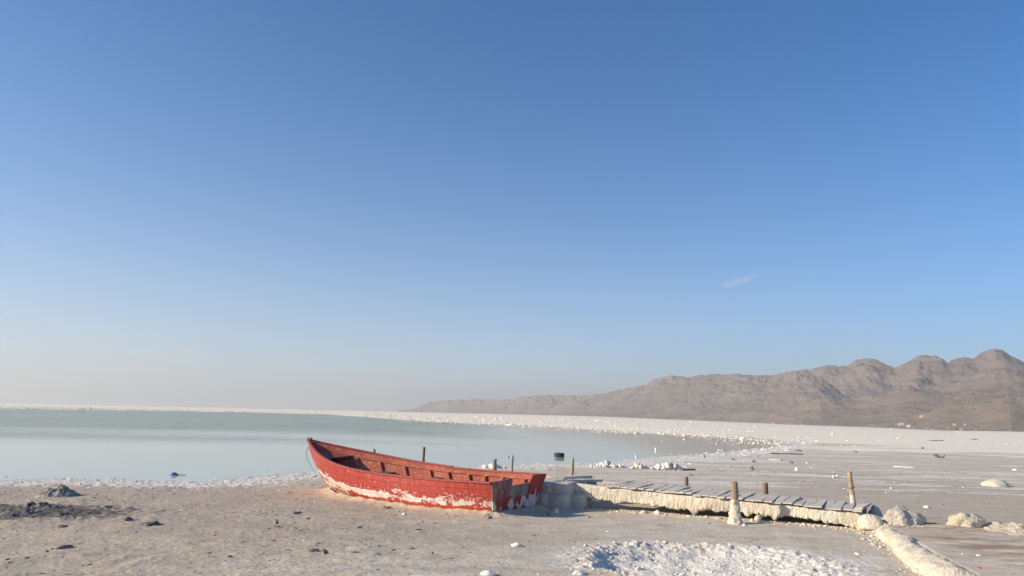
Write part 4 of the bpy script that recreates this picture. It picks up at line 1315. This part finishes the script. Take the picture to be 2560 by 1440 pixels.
# salt clumps standing along the far shore of the lake
x, y, r, a = pts_in(330000, -36, 37, 50, 420, .8)
sd = poly_sd(x, y, LAKE)
w = np.where(a > -8, np.interp(sd / r, [-.16, -.09, -.02, .04, .15, .4], [.0, .10, .75, .55, .16, .06]), np.interp(sd / r, [-.03, 0, .1, .4], [0, .3, .5, .3]))
w = w * (y > 50) * (.35 + .65 * sst(-.15, .25, fbm(x * .06, y * .12, 3, 55)))
w = np.where((sd < 0) & (a < -8), w * .25, w)
near_side = np.interp(a, [-36, -8, 6, 14, 20, 26, 37], [150, 90, 62, 60, 55, 60, 70])
w = w * np.where(sd > 0, np.interp(a, [4, 12, 22, 37], [1, .6, .15, .05]), 1)
k = (RNG.random(len(x)) < w * .36) & (r > near_side)
x, y, r = x[k], y[k], r[k]
z = np.maximum(ground(x, y), ZW)
sz = (.00042 * r + .02) * np.exp(RNG.normal(0, .4, len(x)))
me = scatter('salt_clumps', np.stack([x, y, z + sz * .08], -1), sz, 1, FARSALT, .45, stretch=1.5)
tag(obj('salt_clumps', me), 'white salt clumps crowding the far shore of the lake', kind='stuff')
# broken salt crust along the near shoreline
x, y, r, a = pts_in(26000, -37, 20, 15, 60, 1.2)
sd = poly_sd(x, y, LAKE)
k = RNG.random(len(x)) < np.interp(sd, [-1.2, -.3, .3, 1.0, 2.6, 5], [0, .06, .55, .40, .16, .02])
bd = bank(x, y)[0]
k &= bd > .1
x, y, r = x[k], y[k], r[k]
sz = .012 * np.exp(RNG.normal(0, .5, len(x))) * (r / 20)
me = scatter('shore_salt_crumbs', np.stack([x, y, np.maximum(ground(x, y), ZW) + sz * .12], -1), sz, 1, SALT, .35, stretch=2.2)
tag(obj('shore_salt_crumbs', me), 'broken white salt crust along the near waterline', kind='stuff')
# chunks in the salt pit
n = 2000
x, y = PITC[0] + RNG.normal(0, .8, n), PITC[1] + RNG.normal(0, .8, n)
rho = np.hypot((x - PITC[0]) / 1.6, (y - PITC[1]) / 1.35)
k = rho < 1.1
x, y = x[k], y[k]
sz = .0055 * np.exp(RNG.normal(0, .6, len(x)))
me = scatter('pit_salt_chunks', np.stack([x, y, ground(x, y) + sz * .2], -1), sz, 1, SALT, .7)
tag(obj('pit_salt_chunks', me), 'loose white salt chunks in the pit in the foreground', kind='stuff')
# pale and dark crumbs over the mud
for nm, lb, n, s0, m, pw, sh in (('salt_crumbs', 'tiny white salt crumbs scattered over the mud', 3600, .0045, SALT, 1.3, .5), ('mud_crumbs', 'tiny dark mud crumbs scattered over the flat', 16000, .0065, MUDC, 1.3, .5)):
    x, y, r, a = pts_in(n, -36, 36, 7.5, 34, pw)
    k = (poly_sd(x, y, LAKE) > .3) & (bank(x, y)[0] > .05) & (fbm(x * .5, y * .5, 3, 66 if m is SALT else 67) > -.12)
    if m is not SALT:
        k &= RNG.random(n) < np.interp(x, [-3, 0, 3], [1, .55, .15])
    x, y, r = x[k], y[k], r[k]
    sz = s0 * np.exp(RNG.normal(0, .55, len(x))) * (.6 + r / 28)
    me = scatter(nm, np.stack([x, y, ground(x, y) + sz * .12], -1), sz, 1, m, .6 if m is SALT else .4, stretch=1.4 if m is SALT else 2.4)
    tag(obj(nm, me), lb, kind='stuff')
# crust bits along the log and under the jetty
t_ = RNG.uniform(-.2, 5.8, 900)
n_ = -np.abs(RNG.normal(.12, .16, 900))
x, y = JA[0] + JU[0] * t_ + JN[0] * n_, JA[1] + JU[1] * t_ + JN[1] * n_
q_ = RNG.random(700)
x = np.concatenate([x, np.interp(q_, [0, 1], [6.15, 5.2]) - np.abs(RNG.normal(.16, .16, 700))])
y = np.concatenate([y, np.interp(q_, [0, 1], [13.1, 9.0])])
sz = .009 * np.exp(RNG.normal(0, .6, len(x)))
me = scatter('jetty_salt_crumbs', np.stack([x, y, ground(x, y) + sz * .2], -1), sz, 1, CRUST, .7)
tag(obj('jetty_salt_crumbs', me), 'cream salt crumbs fallen along the foot of the jetty and the log', kind='stuff')

# ================================================================== CLOUD
def m_cloud():
    m = bpy.data.materials.new('thin_cloud')
    m.use_nodes = True
    t = m.node_tree
    t.nodes.remove(t.nodes['Principled BSDF'])
    v = t.nodes.new('ShaderNodeVolumePrincipled')
    v.inputs['Color'].default_value = (1, 1, 1, 1)
    v.inputs['Anisotropy'].default_value = .2
    v.inputs['Density'].default_value = .0006
    t.links.new(v.outputs[0], t.nodes['Material Output'].inputs['Volume'])
    return m
d = ray(1845, 703)
kk = 9000 / math.hypot(d.x, d.y)
v, f = ico(5)
v = v + v * (.55 * pn3(v[:, 0] * 1.5, v[:, 1] * 1.5, v[:, 2] * 1.5, 3) + .35 * pn3(v[:, 0] * 4, v[:, 1] * 4, v[:, 2] * 4, 5) + .2 * pn3(v[:, 0] * 10, v[:, 1] * 10, v[:, 2] * 10, 6))[:, None]
v = v * [230, 160, 42]
v[:, 2] += v[:, 0] * .28
tag(obj('cloud', mesh('cloud', v, f, m_cloud()), None, (d.x * kk, d.y * kk, H + d.z * kk)), 'single small faint cloud in the blue sky above the hills', 'cloud')
